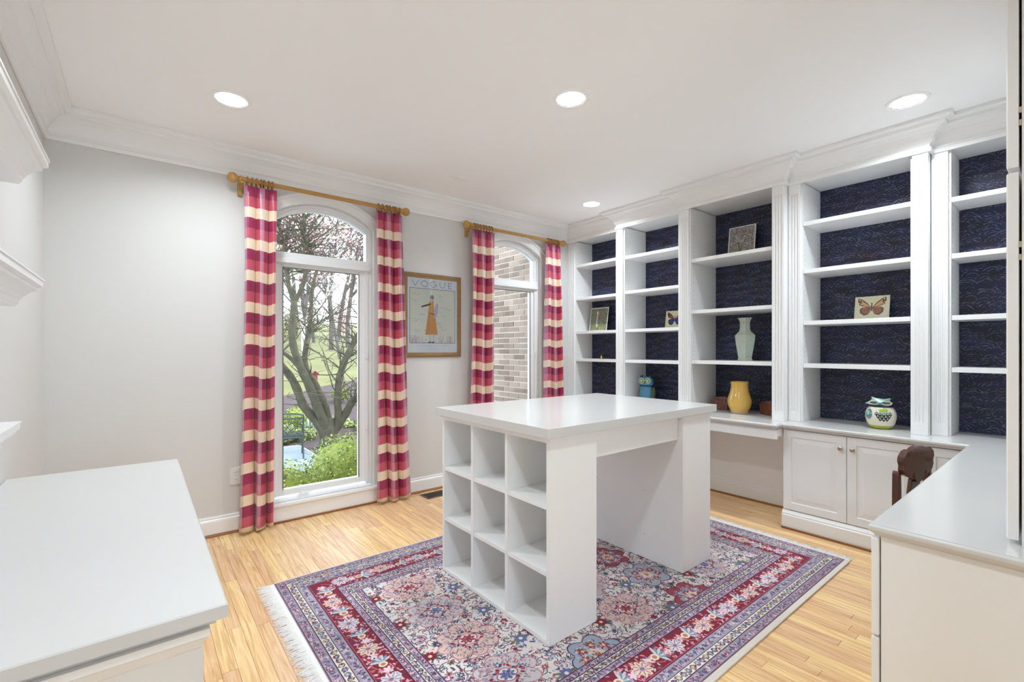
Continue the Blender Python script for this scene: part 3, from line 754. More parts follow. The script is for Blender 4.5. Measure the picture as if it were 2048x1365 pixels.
def curtain(top, bot, nf, seed, label, zt=2.452, zb=.022):
    rnd = random.Random(seed); nu, nv = 90, 46
    r = thing('curtain', ((top[0]+top[1])/2, RODY, 0), label, 'curtain', 'checked silk curtain panels')
    ph = [rnd.uniform(-.5, .5) for _ in range(6)]; g = G(); vs = []; uvs = []; fs = []
    W = 1.72*(top[1]-top[0])+.08
    for j in range(nv+1):
        v = j/nv; z = zt+(zb-zt)*v; xa = top[0]+(bot[0]-top[0])*v**1.3; xb = top[1]+(bot[1]-top[1])*v**1.3
        amp = .010+.030*min(1, v*4)
        for i in range(nu+1):
            u = i/nu; w_ = u+.018*math.sin(2*math.pi*(1.3*u+ph[0]+.35*v))*v
            c = math.sin(2*math.pi*nf*w_+ph[1]+.5*math.sin(3*v+ph[2]))
            s_ = 2*abs(math.sin(math.pi*nf*w_+ph[1]+.35*math.sin(3*v+ph[2])))**.55-1.05
            y = RODY-.004-amp*s_-.007*math.sin(2*math.pi*(.6*u+ph[3])+2*v)*min(1, v*4)
            x = xa+(xb-xa)*u+.012*math.cos(2*math.pi*nf*w_+ph[1])*min(1, v*5)
            zz = z+(.006*math.sin(9*u+ph[4]) if j == nv else 0)
            vs.append((x, y, zz)); uvs.append((u*W+.02+ph[5]*.05, (zt-z)+.012*math.sin(7*u+ph[0])*min(1, v*2)))
    for j in range(nv):
        for i in range(nu):
            a = j*(nu+1)+i; fs.append((a, a+1, a+nu+2, a+nu+1))
    g.add(vs, fs); g.uv = uvs
    o = build('fabric', g, 'check_silk', r, smooth=True)
    md = o.modifiers.new('thick', 'SOLIDIFY'); md.thickness = .0016
    for q in range(7):
        x = top[0]+.012+(top[1]-top[0]-.024)*(q+.5)/7+rnd.uniform(-.006, .006)
        b = build('ring', G().torus((x, RODY, RODZ-.008), .029, .0050, 'x', 22, 8), 'ring_wood', r, smooth=True)
        build('eyelet', G().torus((x, RODY-.0, RODZ-.041), .005, .0012, 'y', 10, 5), 'brass', b)
curtain((.570, .782), (.532, .762), 2.6, 11, 'red checked silk curtain hanging beside the wall outlet')
curtain((1.530, 1.765), (1.535, 1.838), 2.9, 5, 'red checked silk curtain hanging beside the framed poster, nearer the tree-view window')
curtain((2.485, 2.752), (2.432, 2.735), 2.7, 23, 'red checked silk curtain hanging between the framed poster and the brick-view window')
curtain((3.450, 3.664), (3.418, 3.718), 2.6, 37, 'red checked silk curtain hanging next to the corner bookcase')

# ------------------------------------------------------------------ painted prints (arrays painted here)
class Paint:
    def __init__(s, w, h, col, sx, sy):
        """sx, sy: size in units; origin bottom-left"""
        s.w, s.h = w, h; s.a = np.empty((h, w, 3), np.float32); s.a[:] = np.array(col)/255; s.sx, s.sy = sx, sy
        s.kx, s.ky = w/sx, h/sy
    def win(s, x0, x1, y0, y1):
        i0, i1 = max(0, int(x0*s.kx)-1), min(s.w, int(x1*s.kx)+2); j0, j1 = max(0, int(y0*s.ky)-1), min(s.h, int(y1*s.ky)+2)
        if i1 <= i0 or j1 <= j0: return None
        X, Y = np.meshgrid((np.arange(i0, i1)+.5)/s.kx, (np.arange(j0, j1)+.5)/s.ky)
        return (slice(j0, j1), slice(i0, i1)), X, Y
    def put(s, sl, m, col):
        m = np.clip(m, 0, 1)[..., None]; s.a[sl] = s.a[sl]*(1-m)+np.array(col, np.float32)/255*m
    def ell(s, x, y, rx, ry, col, rot=0, al=1):
        R_ = max(rx, ry)*1.1; q = s.win(x-R_, x+R_, y-R_, y+R_)
        if q is None: return
        sl, X, Y = q; c, n = math.cos(rot), math.sin(rot); dx, dy = X-x, Y-y; u = (dx*c+dy*n)/rx; v = (-dx*n+dy*c)/ry
        d = (1-np.sqrt(u*u+v*v))*min(rx, ry)*min(s.kx, s.ky)+.5; s.put(sl, np.clip(d, 0, 1)*al, col)
    def seg(s, x0, y0, x1, y1, t, col, al=1):
        q = s.win(min(x0, x1)-t, max(x0, x1)+t, min(y0, y1)-t, max(y0, y1)+t)
        if q is None: return
        sl, X, Y = q; L2 = max(1e-12, (x1-x0)**2+(y1-y0)**2); k = np.clip(((X-x0)*(x1-x0)+(Y-y0)*(y1-y0))/L2, 0, 1)
        d = np.hypot(X-x0-k*(x1-x0), Y-y0-k*(y1-y0)); s.put(sl, np.clip((t/2-d)*s.kx+.5, 0, 1)*al, col)
    def line(s, pts, t, col, al=1):
        for (a, b), (c, d) in zip(pts, pts[1:]): s.seg(a, b, c, d, t, col, al)
    def poly(s, pts, col, al=1):
        xs = [p[0] for p in pts]; ys = [p[1] for p in pts]; q = s.win(min(xs), max(xs), min(ys), max(ys))
        if q is None: return
        sl, X, Y = q; m = np.zeros(X.shape, bool); n = len(pts)
        for i in range(n):
            (xa, ya), (xb, yb) = pts[i], pts[(i+1) % n]
            if ya == yb: continue
            m ^= ((ya > Y) != (yb > Y)) & (X < (xb-xa)*(Y-ya)/(yb-ya)+xa)
        s.put(sl, m.astype(np.float32)*al, col)
    def lobed(s, x, y, r, n, amp, col, outline=None, sxy=(1, 1), ow=.12, ph=0):
        R_ = r*(1+amp)*1.15*max(sxy); q = s.win(x-R_, x+R_, y-R_, y+R_)
        if q is None: return
        sl, X, Y = q; dx, dy = (X-x)/sxy[0], (Y-y)/sxy[1]; th = np.arctan2(dy, dx)+ph; rr = r*(1+amp*np.abs(np.cos(n*th/2))*2-amp)
        d = rr-np.hypot(dx, dy)
        if outline is not None: s.put(sl, np.clip(d*s.kx+.5, 0, 1), outline); d = d-r*ow
        s.put(sl, np.clip(d*s.kx+.5, 0, 1), col)

def rug_art():
    L, W = 2.795, 1.86; p = Paint(1800, 1198, (214, 206, 202), L, W); rnd = random.Random(5); nr = np.random.RandomState(4)
    IV = (216, 208, 206); CR = (118, 30, 50); PU = (150, 140, 156); LB = (136, 148, 170); NV = (52, 54, 88); PK = (206, 158, 170); PE = (222, 192, 172); OL = (92, 92, 78); SB = (190, 196, 206); RD = (150, 46, 52)
    X, Y = np.meshgrid((np.arange(p.w)+.5)/p.kx, (np.arange(p.h)+.5)/p.ky)
    d = np.minimum(np.minimum(X, L-X), np.minimum(Y, W-Y)); horiz = np.minimum(Y, W-Y) <= np.minimum(X, L-X)
    s = np.where(horiz, X, Y)
    fld = .338
    # field ---------------------------------------------------------------
    def flower(x, y, r, c1, c2, n=6):
        a0 = rnd.random()*3
        for k in range(n): t = a0+2*math.pi*k/n; p.ell(x+r*.6*math.cos(t), y+r*.6*math.sin(t), r*.45, r*.28, c1, t)
        p.ell(x, y, r*.32, r*.32, c2)
    cols = [NV, LB, PK, CR, OL, PE, SB, (118, 126, 150), (176, 120, 136), (60, 60, 84), (84, 70, 76), (150, 60, 74)]
    for _ in range(5200):
        x, y = rnd.uniform(fld, L-fld), rnd.uniform(fld, W-fld); c = rnd.choice(cols); t = rnd.random()*6.3; l = rnd.uniform(.004, .015)
        p.ell(x, y, l, l*.36, c, t, .9)
    for _ in range(950): flower(rnd.uniform(fld, L-fld), rnd.uniform(fld, W-fld), rnd.uniform(.009, .020), rnd.choice(cols), rnd.choice((IV, PE, CR, NV)))
    for _ in range(420):
        x, y = rnd.uniform(fld, L-fld), rnd.uniform(fld, W-fld); a = rnd.random()*6.3; r = rnd.uniform(.020, .055); sg = rnd.choice((-1, 1))
        pts = [(x+r*math.cos(a+sg*k*.32)*(1-.07*k), y+r*math.sin(a+sg*k*.32)*(1-.07*k)) for k in range(9)]
        p.line(pts, .012, IV, .8); p.line(pts, .0038, rnd.choice(((70, 52, 84), (60, 56, 72), (150, 70, 90))))
    for _ in range(3800):
        x, y = rnd.uniform(fld, L-fld), rnd.uniform(fld, W-fld); a = rnd.random()*6.3; r = rnd.uniform(.006, .018); sg = rnd.choice((-1, 1))
        p.line([(x+r*math.cos(a+sg*k*.6), y+r*math.sin(a+sg*k*.6)) for k in range(5)], .003, rnd.choice((NV, (62, 56, 72), (66, 68, 60), (120, 44, 62), (96, 104, 132))))
    x0, y0, px, py = 1.138-.577, 1.872-.937, .750, .286
    for i in range(-1, 5):
        for j in range(-3, 4):
            cx = x0+px*i; cy = y0+py*(j+.5)
            if fld-.02 < cx < L-fld+.02 and fld+.03 < cy < W-fld-.03:
                warm = (i+j) % 2
                p.lobed(cx, cy, .118, 8, .13, (206, 184, 174) if warm else (192, 188, 190), (186, 110, 126), (1.12, .98), .045)
                for k in range(330):
                    t = rnd.random()*6.3; q = rnd.uniform(.066, .116); p.ell(cx+q*1.1*math.cos(t), cy+q*.95*math.sin(t), rnd.uniform(.003, .008), .0022, rnd.choice((PK, (200, 144, 128), (176, 116, 136), (128, 128, 158), (150, 80, 98), (90, 84, 110))), t)
                for k in range(4): t = math.pi/2*k; flower(cx+.077*math.cos(t), cy+.066*math.sin(t), .017, (86, 104, 136), IV, 5)
                for k in range(26):
                    t = 2*math.pi*k/26; q = .055+.010*math.cos(4*t+.8); p.ell(cx+q*1.1*math.cos(t), cy+q*.9*math.sin(t), .0095, .0055, (CR, (168, 74, 92), (60, 60, 90), (190, 120, 130))[k % 4], t+rnd.uniform(-1, 1))
                p.lobed(cx, cy, .040, 4, .12, IV, (150, 60, 80), (1.1, .9), .1); p.lobed(cx, cy, .026, 8, .25, (96, 106, 150) if not warm else (140, 52, 66), None, (1.1, .9))
                for k in range(10): t = rnd.random()*6.3; p.ell(cx+.017*math.cos(t), cy+.014*math.sin(t), .004, .002, rnd.choice((IV, PK, NV)), t)
            cx = x0+px*(i+.5); cy = y0+py*j*1.0
            if fld+.04 < cx < L-fld-.04 and fld-.04 < cy < W-fld+.04:
                red = (i+j) % 2
                p.lobed(cx, cy, .122, 6, .16, (146, 62, 78) if red else (152, 160, 178), NV if not red else (110, 26, 46), (1.0, .92), .05)
                for k in range(7):
                    t = 2*math.pi*k/7+.4; flower(cx+.07*math.cos(t), cy+.062*math.sin(t), .024, LB if red else (154, 66, 58), PE, 6)
                flower(cx, cy, .04, PE, OL, 8); p.ell(cx, cy, .012, .012, (176, 90, 60))
                for k in range(150):
                    t = rnd.random()*6.3; q = .105*math.sqrt(rnd.random()); p.ell(cx+q*math.cos(t), cy+q*.92*math.sin(t), rnd.uniform(.003, .009), .0025, rnd.choice((NV, IV, OL, SB, PK, (196, 204, 216), CR)), rnd.random()*3)
            cx = x0+px*(i+.25); cy = y0+py*(j+.0)
            if fld+.02 < cx < L-fld-.02 and fld+.02 < cy < W-fld-.02:
                for sx in (1, -1):
                    for k in range(5): t = k*.5-1.0; p.ell(cx+sx*.03*math.cos(t), cy+.03*math.sin(t), .024, .007, rnd.choice((OL, (120, 120, 96), SB)), t if sx > 0 else math.pi-t)
                flower(cx, cy, .03, (96, 100, 140), IV, 8)
            cx = x0+px*(i+.75); cy = y0+py*(j+.5)
            if fld+.02 < cx < L-fld-.02 and fld+.02 < cy < W-fld-.02:
                for sx in (1, -1):
                    for k in range(5): t = k*.5-1.0; p.ell(cx+sx*.03*math.cos(t), cy+.03*math.sin(t), .022, .007, rnd.choice((OL, (80, 84, 90), PE)), t if sx > 0 else math.pi-t)
                flower(cx, cy, .028, CR, PE, 8)
    # borders: zones by distance from the edge ---------------------------
    def zone(a, b, col):
        m = (d >= a) & (d < b); p.a[m] = np.array(col)/255; return m
    Z = [(0, .046, PU), (.046, .087, (220, 208, 192)), (.087, .134, (154, 148, 162)), (.134, .256, CR), (.256, .288, (154, 146, 162)), (.288, .320, (218, 206, 190)), (.320, fld+.012, PU)]
    for a, b, c in Z: zone(a, b, c)
    def along(fn):
        """fn(draw) for each of the four sides in side coordinates (s along, t inwards)"""
        for side in range(4):
            ln = L if side in (0, 2) else W
            def T(sv, tv, side=side):
                return ((sv, tv), (L-tv, sv), (sv, W-tv), (tv, sv))[side]
            fn(T, ln, (0, math.pi/2, 0, math.pi/2)[side])
    def ok(sv, tv, ln): return tv < sv < ln-tv
    def guard(a, b, pal, step):
        def f(T, ln, ang):
            k = 0; sv = step/2
            while sv < ln:
                if ok(sv, (a+b)/2, ln):
                    x, y = T(sv, (a+b)/2); c = pal[k % len(pal)]
                    p.ell(x, y, (b-a)*.30, (b-a)*.24, c, ang+.7)
                    for q in range(7):
                        x2, y2 = T(sv+rnd.uniform(-.5, .5)*step, a+(b-a)*rnd.uniform(.15, .85)); p.ell(x2, y2, .0065, .0022, rnd.choice((IV, NV, PK, (106, 100, 140), CR)), rnd.random()*3)
                sv += step; k += 1
        along(f)
    guard(.004, .042, [(96, 94, 122), (172, 116, 134), (122, 116, 142)], .026)
    guard(.091, .130, [(112, 112, 140), (174, 168, 186), (94, 92, 122)], .026)
    guard(.258, .286, [(112, 110, 156), (182, 130, 150)], .020)
    guard(.322, fld+.008, [(96, 96, 140), (168, 104, 128)], .020)
    def vine(a, b, step, big):
        def f(T, ln, ang):
            m = (a+b)/2; h = (b-a)/2; sv = 0; k = 0; pts = []
            n = int(ln/.006)
            pts = [T(i*.006, m+h*.62*math.sin(2*math.pi*i*.006/(2*step))) for i in range(n) if ok(i*.006, m, ln)]
            p.line(pts, .0028, (66, 58, 84) if not big else (196, 140, 150))
            sv = step/2
            while sv < ln:
                if ok(sv, m, ln):
                    x, y = T(sv, m+h*.10*(1 if k % 2 else -1))
                    if big:
                        rr = rnd.uniform(.040, .050); base = (PE, SB, (206, 200, 208), (226, 206, 170))[k % 4]
                        if k % 2 == 0:
                            for q in range(9): t = ang+2*math.pi*q/9; p.ell(x+rr*.62*math.cos(t), y+rr*.55*math.sin(t), rr*.42, rr*.24, base, t); p.seg(x+rr*.3*math.cos(t), y+rr*.3*math.sin(t), x+rr*.85*math.cos(t), y+rr*.75*math.sin(t), .003, (70, 72, 92))
                            p.ell(x, y, rr*.40, rr*.34, PK); p.ell(x, y, rr*.22, rr*.18, (104, 112, 140))
                        else:
                            for q in range(7): t = ang+(-1.2+.4*q); p.ell(x+rr*.6*math.cos(t), y+rr*.6*math.sin(t), rr*.55, rr*.15, (SB, (120, 136, 150))[q % 2], t)
                            p.ell(x-rr*.35*math.cos(ang), y-rr*.35*math.sin(ang), rr*.45, rr*.40, (226, 208, 172)); p.ell(x-rr*.35*math.cos(ang), y-rr*.35*math.sin(ang), rr*.24, rr*.22, (176, 116, 118))
                        x2, y2 = T(sv+step*.5, m-h*.15*(1 if k % 2 else -1)); p.lobed(x2, y2, .021, 6, .3, (222, 196, 204), (176, 84, 104), (1, 1), .2)
                        for q in range(46):
                            x3, y3 = T(sv+rnd.uniform(-.5, .5)*step, m+h*rnd.uniform(-.95, .95))
                            if math.hypot(x3-x, y3-y) < rr*.8: continue
                            p.ell(x3, y3, rnd.uniform(.005, .012), .0038, rnd.choice((PK, (196, 128, 140), SB, (70, 62, 92), (176, 90, 70), PK)), rnd.random()*3)
                    else:
                        p.lobed(x, y, h*.62, 6, .2, ((120, 116, 150), (206, 176, 140), (136, 150, 168))[k % 3], (70, 60, 86), (1, 1), .2); p.ell(x, y, h*.2, h*.2, IV)
                        for q in range(4):
                            x3, y3 = T(sv+rnd.uniform(-.5, .5)*step, m+h*rnd.uniform(-.8, .8)); p.ell(x3, y3, .006, .003, rnd.choice((NV, CR, OL, LB)), rnd.random()*3)
                sv += step; k += 1
        along(f)
    vine(.138, .252, .118, True); vine(.048, .085, .034, False); vine(.290, .318, .028, False)
    for e, c in ((.003, (88, 24, 44)), (.046, (58, 50, 78)), (.087, (58, 50, 78)), (.134, (84, 22, 44)), (.139, (160, 80, 100)), (.256, (84, 22, 44)), (.288, (58, 50, 78)), (.320, (58, 50, 78)), (fld+.012, (72, 44, 70))):
        m = np.abs(d-e) < .0022; p.a[m] = np.array(c)/255
    # wool abrash and weave
    p.a *= (1+.10*(nr.rand(p.h, p.w, 1)-.5)).astype(np.float32)
    p.a *= (1+.05*np.sin(Y*9+1.5*np.sin(X*2)))[..., None].astype(np.float32)
    return np.clip(p.a, 0, 1)**.97
image_mat('rug_pile', rug_art(), .95)
b = MATS['rug_pile'].node_tree.nodes['Principled BSDF']; b.inputs['Specular IOR Level'].default_value = .1
b.inputs['Sheen Weight'].default_value = .15

rg = thing('rug', (1.956, 1.867, 0), 'Persian style rug with crimson floral border lying under the craft table', 'rug')
g = G(); nx, ny = 60, 40; x0, x1, y0, y1 = .577, 3.372, .940, 2.800; vs = []; uv = []; fs = []
for j in range(ny+1):
    for i in range(nx+1):
        u, v = i/nx, j/ny; x, y = x0+(x1-x0)*u, y0+(y1-y0)*v
        vs.append((x, y, .0105+.0008*math.sin(5*x+3*y)*0)); uv.append((u, v))
for j in range(ny):
    for i in range(nx): a = j*(nx+1)+i; fs.append((a, a+1, a+nx+2, a+nx+1))
g.add(vs, fs); n0 = len(g.v)
g.add([(x0,y0,.0008),(x1,y0,.0008),(x1,y1,.0008),(x0,y1,.0008),(x0,y0,.0105),(x1,y0,.0105),(x1,y1,.0105),(x0,y1,.0105)], [(3,2,1,0),(0,1,5,4),(1,2,6,5),(2,3,7,6),(3,0,4,7)])
g.uv = uv+[(.002, .002), (.998, .002), (.998, .998), (.002, .998)]*2
build('pile', g, 'rug_pile', rg)
build('selvage', G().box(x0, x1, y0-.027, y0+.0, .0008, .0112), 'selvage', rg, bevel=.003)
build('selvage', G().box(x0, x1, y1, y1+.014, .0008, .0112), 'selvage', rg, bevel=.003)
for xa, xb in ((x0-.022, x0), (x1, x1+.012)): build('kilim_end', G().box(xa, xb, y0-.02, y1+.012, .0008, .006), 'fringe', rg, bevel=.001)
def fringe(xe, s, ln):
    g = G(); rnd = random.Random(9); n = 1500
    for k in range(n):
        y = y0-.018+(y1-y0+.028)*k/n; l = ln*rnd.uniform(.55, 1.1); dy = rnd.uniform(-.014, .014)+.010*math.sin(k*.11); z = rnd.uniform(.002, .006)
        pts = [(xe, y), (xe+s*l*.5, y+dy*.4), (xe+s*l, y+dy)]
        w_ = .0022
        vs = []
        for q, (px, py) in enumerate(pts): h = (z, z+.001, .0015)[q]; vs += [(px, py-w_*(1-.35*q), h), (px, py+w_*(1-.35*q), h), (px, py, h+.0016)]
        fs = []
        for q in range(2):
            for e in range(3): e2 = (e+1) % 3; fs.append((q*3+e, q*3+e2, q*3+3+e2, q*3+3+e))
        g.add(vs, fs)
    o = build('fringe', g, 'fringe', rg); o['kind'] = 'stuff'
fringe(x0-.018, -1, .066); fringe(x1+.010, 1, .080)

# framed poster -----------------------------------------------------------
def poster_art():
    W, H = .50, .665; p = Paint(600, 798, (226, 226, 230), W, H); rnd = random.Random(2)
    ix0, ix1, iy0, iy1 = .022, .478, .085, .572
    p.poly([(ix0, iy0), (ix1, iy0), (ix1, iy1), (ix0, iy1)], (222, 218, 204))
    for _ in range(30): p.ell(rnd.uniform(ix0+.06, ix1-.06), rnd.uniform(iy0+.06, iy1-.06), .05, .035, rnd.choice(((228, 224, 206), (214, 214, 206), (224, 216, 208))), rnd.random()*3, .35)
    # plain generic figure and bird marks in the print's colours
    for _ in range(26):
        x, y = rnd.uniform(ix0+.03, ix1-.04), rnd.uniform(iy0+.09, iy1-.04); l = rnd.uniform(.018, .034); a = rnd.uniform(-.4, .4); c = rnd.choice(((170, 168, 172), (188, 172, 180), (160, 166, 168)))
        p.line([(x-l, y+l*.5+a*l), (x-l*.4, y+l*.55), (x, y), (x+l*.5, y+l*.5), (x+l, y+l*.35-a*l)], .0035, c, .8)
    for _ in range(60):
        x = rnd.choice((rnd.uniform(ix0+.01, .16), rnd.uniform(.30, ix1-.01))); p.seg(x, iy0+.004, x+rnd.uniform(-.03, .03), iy0+rnd.uniform(.02, .075), .004, rnd.choice(((190, 172, 182), (206, 180, 176), (170, 160, 180))), .7)
    cx = .235
    p.poly([(cx-.035, .345), (cx+.035, .345), (cx+.062, .16), (cx-.062, .16)], (206, 142, 66)); p.poly([(cx-.035, .345), (cx+.03, .345), (cx+.018, .47), (cx-.018, .47)], (212, 152, 76))
    p.ell(cx+.045, .38, .018, .07, (190, 176, 196), -.2); p.ell(cx+.005, .497, .019, .022, (120, 112, 140)); p.ell(cx-.002, .47, .011, .016, (214, 186, 150))
    p.poly([(cx-.012, .445), (cx-.10, .415), (cx-.098, .402), (cx-.008, .428)], (110, 58, 50)); p.poly([(cx-.02, .36), (cx+.03, .35), (cx+.03, .34), (cx-.02, .35)], (130, 70, 90))
    for dx in (-.012, .022): p.seg(cx+dx, .16, cx+dx, .095, .012, (200, 190, 196)); p.ell(cx+dx-.008, .091, .018, .006, (60, 70, 96), .3)
    p.line([(ix0, iy0), (ix1, iy0), (ix1, iy1), (ix0, iy1), (ix0, iy0)], .0035, (70, 70, 78))
    t = .0042; c = (110, 110, 118); yb, yt = .592, .640
    p.line([(.045, yt), (.075, yb), (.105, yt)], t, c)
    for ox, gap in ((.165, 0), (.255, 1)):
        pts = []
        for k in range(41):
            a = 2*math.pi*k/40
            if gap and (-.05 < math.sin(a) < .62 and math.cos(a) > 0): 
                if pts: p.line(pts, t, c)
                pts = []; continue
            pts.append((ox+.032*math.cos(a), (yb+yt)/2+.025*math.sin(a)))
        p.line(pts, t, c)
        if gap: p.line([(ox+.006, .613), (ox+.032, .613)], t, c)
    p.line([(.320, yt), (.320, .612)]+[(.345-.025*math.cos(math.pi*k/12), .612-.020*math.sin(math.pi*k/12)) for k in range(13)]+[(.370, yt)], t, c)
    p.line([(.445, yt), (.408, yt), (.408, yb), (.445, yb)], t, c); p.seg(.408, .616, .438, .616, t, c)
    rnd = random.Random(1)
    for row, (xa, xb) in enumerate(((.10, .40), (.21, .29), (.20, .30))):
        y = .062-row*.016; x = xa
        while x < xb: l = rnd.uniform(.004, .012); p.line([(x, y), (x+l*.5, y+rnd.uniform(-.002, .005)), (x+l, y)], .0016, (160, 160, 166)); x += l+.004
    return p.a
image_mat('poster_print', poster_art(), .45)
pf = thing('framed_poster', (2.12, YW, 1.61), 'poster headed VOGUE in a brown wooden frame between the curtains', 'picture')
fx0, fx1, fz0, fz1 = 1.818, 2.420, 1.228, 1.992; fw = .042
def frame_bar(g, x0, x1, z0, z1, horizontal):
    pass
g = G()
for a, b, c, d in ((fx0, fx1, fz0, fz0+fw), (fx0, fx1, fz1-fw, fz1), (fx0, fx0+fw, fz0+fw, fz1-fw), (fx1-fw, fx1, fz0+fw, fz1-fw)): g.box(a, b, YW-.020, YW-.002, c, d)
build('frame', g, 'frame_wood', pf, bevel=.004)
g = G()
for a, b, c, d in ((fx0+.012, fx1-.012, fz0+.012, fz0+.026), (fx0+.012, fx1-.012, fz1-.026, fz1-.012), (fx0+.012, fx0+.026, fz0+.026, fz1-.026), (fx1-.026, fx1-.012, fz0+.026, fz1-.026)): g.box(a, b, YW-.026, YW-.019, c, d)
build('frame_bead', g, 'frame_wood', pf, bevel=.003)
def quad(o, u, v, th=None):
    """flat rectangle with 0..1 UV: origin, u edge, v edge"""
    o, u, v = Vector(o), Vector(u), Vector(v); g = G(); g.add([o, o+u, o+u+v, o+v], [(0,1,2,3)]); g.uv = [(0,0),(1,0),(1,1),(0,1)]; return g
g = quad((fx0+fw, YW-.010, fz0+fw), (fx1-fx0-2*fw, 0, 0), (0, 0, fz1-fz0-2*fw)); build('print', g, 'poster_print', pf)
build('glazing', G().box(fx0+fw-.002, fx1-fw+.002, YW-.0145, YW-.0125, fz0+fw-.002, fz1-fw+.002), 'clear_glass', pf)

# ------------------------------------------------------------------ things on the shelves
def garden_art(kind):
    p = Paint(160, 200, (120, 124, 108), .8, 1.0); rnd = random.Random(kind*7+1)
    pal = [((110, 112, 90), (150, 150, 120), (90, 92, 76), (176, 178, 150)), ((176, 168, 176), (140, 130, 136), (216, 212, 220), (186, 140, 148))][kind]
    for _ in range(900): p.ell(rnd.random()*.8, rnd.random(), rnd.uniform(.008, .03), rnd.uniform(.005, .016), rnd.choice(pal), rnd.random()*3, .8)
    for _ in range(200): p.ell(rnd.random()*.8, rnd.random()*.3, rnd.uniform(.01, .03), .01, rnd.choice(((150, 160, 76), (120, 130, 70), (180, 184, 110))), rnd.random()*3)
    if kind == 0:
        p.poly([(.28, .2), (.35, .2), (.345, .85), (.30, .85)], (206, 200, 204)); p.ell(.325, .8, .05, .07, (214, 206, 200)); p.ell(.42, .62, .06, .05, (180, 90, 96)); p.ell(.33, .22, .05, .05, (220, 222, 226))
    else:
        for _ in range(160): p.ell(rnd.random()*.8, rnd.uniform(.35, 1), .016, .009, rnd.choice(((196, 150, 160), (220, 220, 230), (120, 70, 80))), rnd.random()*3)
        p.line([(.38, .08), (.36, .25), (.30, .5)], .02, (60, 50, 44)); p.line([(.36, .25), (.45, .45), (.55, .6)], .014, (70, 60, 54)); p.line([(.45, .45), (.42, .62)], .01, (200, 196, 196))
    return p.a
def butterfly_art(kind):
    p = Paint(240, 200, (206, 202, 170), 1.2, 1.0); rnd = random.Random(kind+4)
    for _ in range(160): p.ell(rnd.random()*1.2, rnd.random(), rnd.uniform(.01, .05), .012, rnd.choice(((190, 188, 130), (216, 214, 190), (176, 176, 110))), rnd.random()*3, .5)
    for k in range(5): pts = [(.6+.11*(k+1)*math.cos(a/8), .62+.09*(k+1)*math.sin(a/8)) for a in range(4, 22)]; p.line(pts, .010, (172, 170, 90), .6)
    fore = [(.02, .0), (.16, .20), (.34, .36), (.48, .42), (.50, .30), (.44, .12), (.30, .06), (.10, -.06)]
    hind = [(.02, -.04), (.16, -.02), (.32, .02), (.42, -.06), (.40, -.22), (.26, -.34), (.12, -.30), (.05, -.18)]
    cx, cy = .6, .52
    A, B, C = (((98, 52, 30), (150, 84, 40), (204, 148, 90)), ((26, 22, 30), (28, 52, 130), (150, 62, 40)))[kind]
    for s in (1, -1):
        T = lambda q, k=1.0: [(cx+s*(.06+(x-.06)*k if k < 1 else x), cy+(.0+y*k)) for x, y in q]
        p.poly(T(hind), A); p.poly(T(hind, .80), B if kind else (142, 84, 58)); p.poly(T(fore), A)
        p.poly(T([(.06, .02), (.18, .16), (.34, .28), (.38, .16), (.24, .06)]), C)
        p.poly(T([(.06, -.02), (.2, .04), (.34, .10), (.40, .14), (.30, .07), (.12, -.04)]), B)
        for (x, y, r) in ((.42, .34, .03), (.45, .2, .026), (.34, .28, .022), (.38, .15, .024)): p.ell(cx+s*x, cy+y, r, r*.7, (226, 206, 186) if not kind else (190, 96, 60))
        for k in range(4): p.seg(cx+s*.06, cy-.06, cx+s*(.20+.06*k), cy-.26+.06*k, .012, A)
    p.ell(cx, cy, .028, .17, (70, 40, 28) if not kind else (40, 30, 24)); p.ell(cx, cy+.17, .024, .03, (70, 40, 28))
    return p.a
for k in (0, 1): image_mat('garden_photo_%d' % k, garden_art(k), .4); image_mat('butterfly_glaze_%d' % k, butterfly_art(k), .35)
def leaning(name, x, yc, z, w_, h_, tilt, matname, label, cat, border=0, rz=0, th=.004):
    """a flat card or tile leaning back (towards +x); faces -x"""
    r = thing(name, (x, yc, z+th*math.sin(R(tilt))), label, cat); r.rotation_euler = (0, R(tilt), R(rz))
    build('card' if border else 'tile_body', G().box(0, th, -w_/2, w_/2, 0, h_), 'mat_paper', r, local=True, bevel=.0006)
    b_ = border
    g = quad((-.0005, w_/2-b_, b_), (0, -(w_-2*b_), 0), (0, 0, h_-2*b_)); build('print' if border else 'glaze', g, matname, r, local=True)
leaning('photo_card', 4.085, 3.525, 1.506+.001, .262, .275, 9, 'garden_photo_0', 'white-edged garden photo leaning in the corner bookcase', 'photo', .011)
leaning('photo_card', 4.075, 1.902, 2.091+.001, .232, .290, 8, 'garden_photo_1', 'white-edged tree photo leaning on the top shelf above the vases', 'photo', .009)
leaning('butterfly_tile', 4.085, 2.55, 1.504+.001, .20, .176, 10, 'butterfly_glaze_1', 'square ceramic tile with a blue butterfly leaning on a shelf', 'tile', 0, 3, .008)
leaning('butterfly_tile', 4.080, .980, 1.510+.001, .205, .172, 10, 'butterfly_glaze_0', 'ceramic tile with a brown butterfly leaning on a shelf', 'tile', 0, -3, .008)

bl = thing('bell', (3.99, 3.385, 1.192), 'tiny brass bell standing on a shelf below the garden photo', 'bell')
build('body', G().lathe([(.019, .001), (.017, .006), (.014, .018), (.012, .030), (.009, .037), (.003, .040)], (3.99, 3.385, 1.192), 18), 'brass', bl, smooth=True)
build('handle', G().lathe([(.003, .039), (.0035, .043), (.005, .047), (.002, .050)], (3.99, 3.385, 1.192), 12), 'brass', bl, smooth=True)

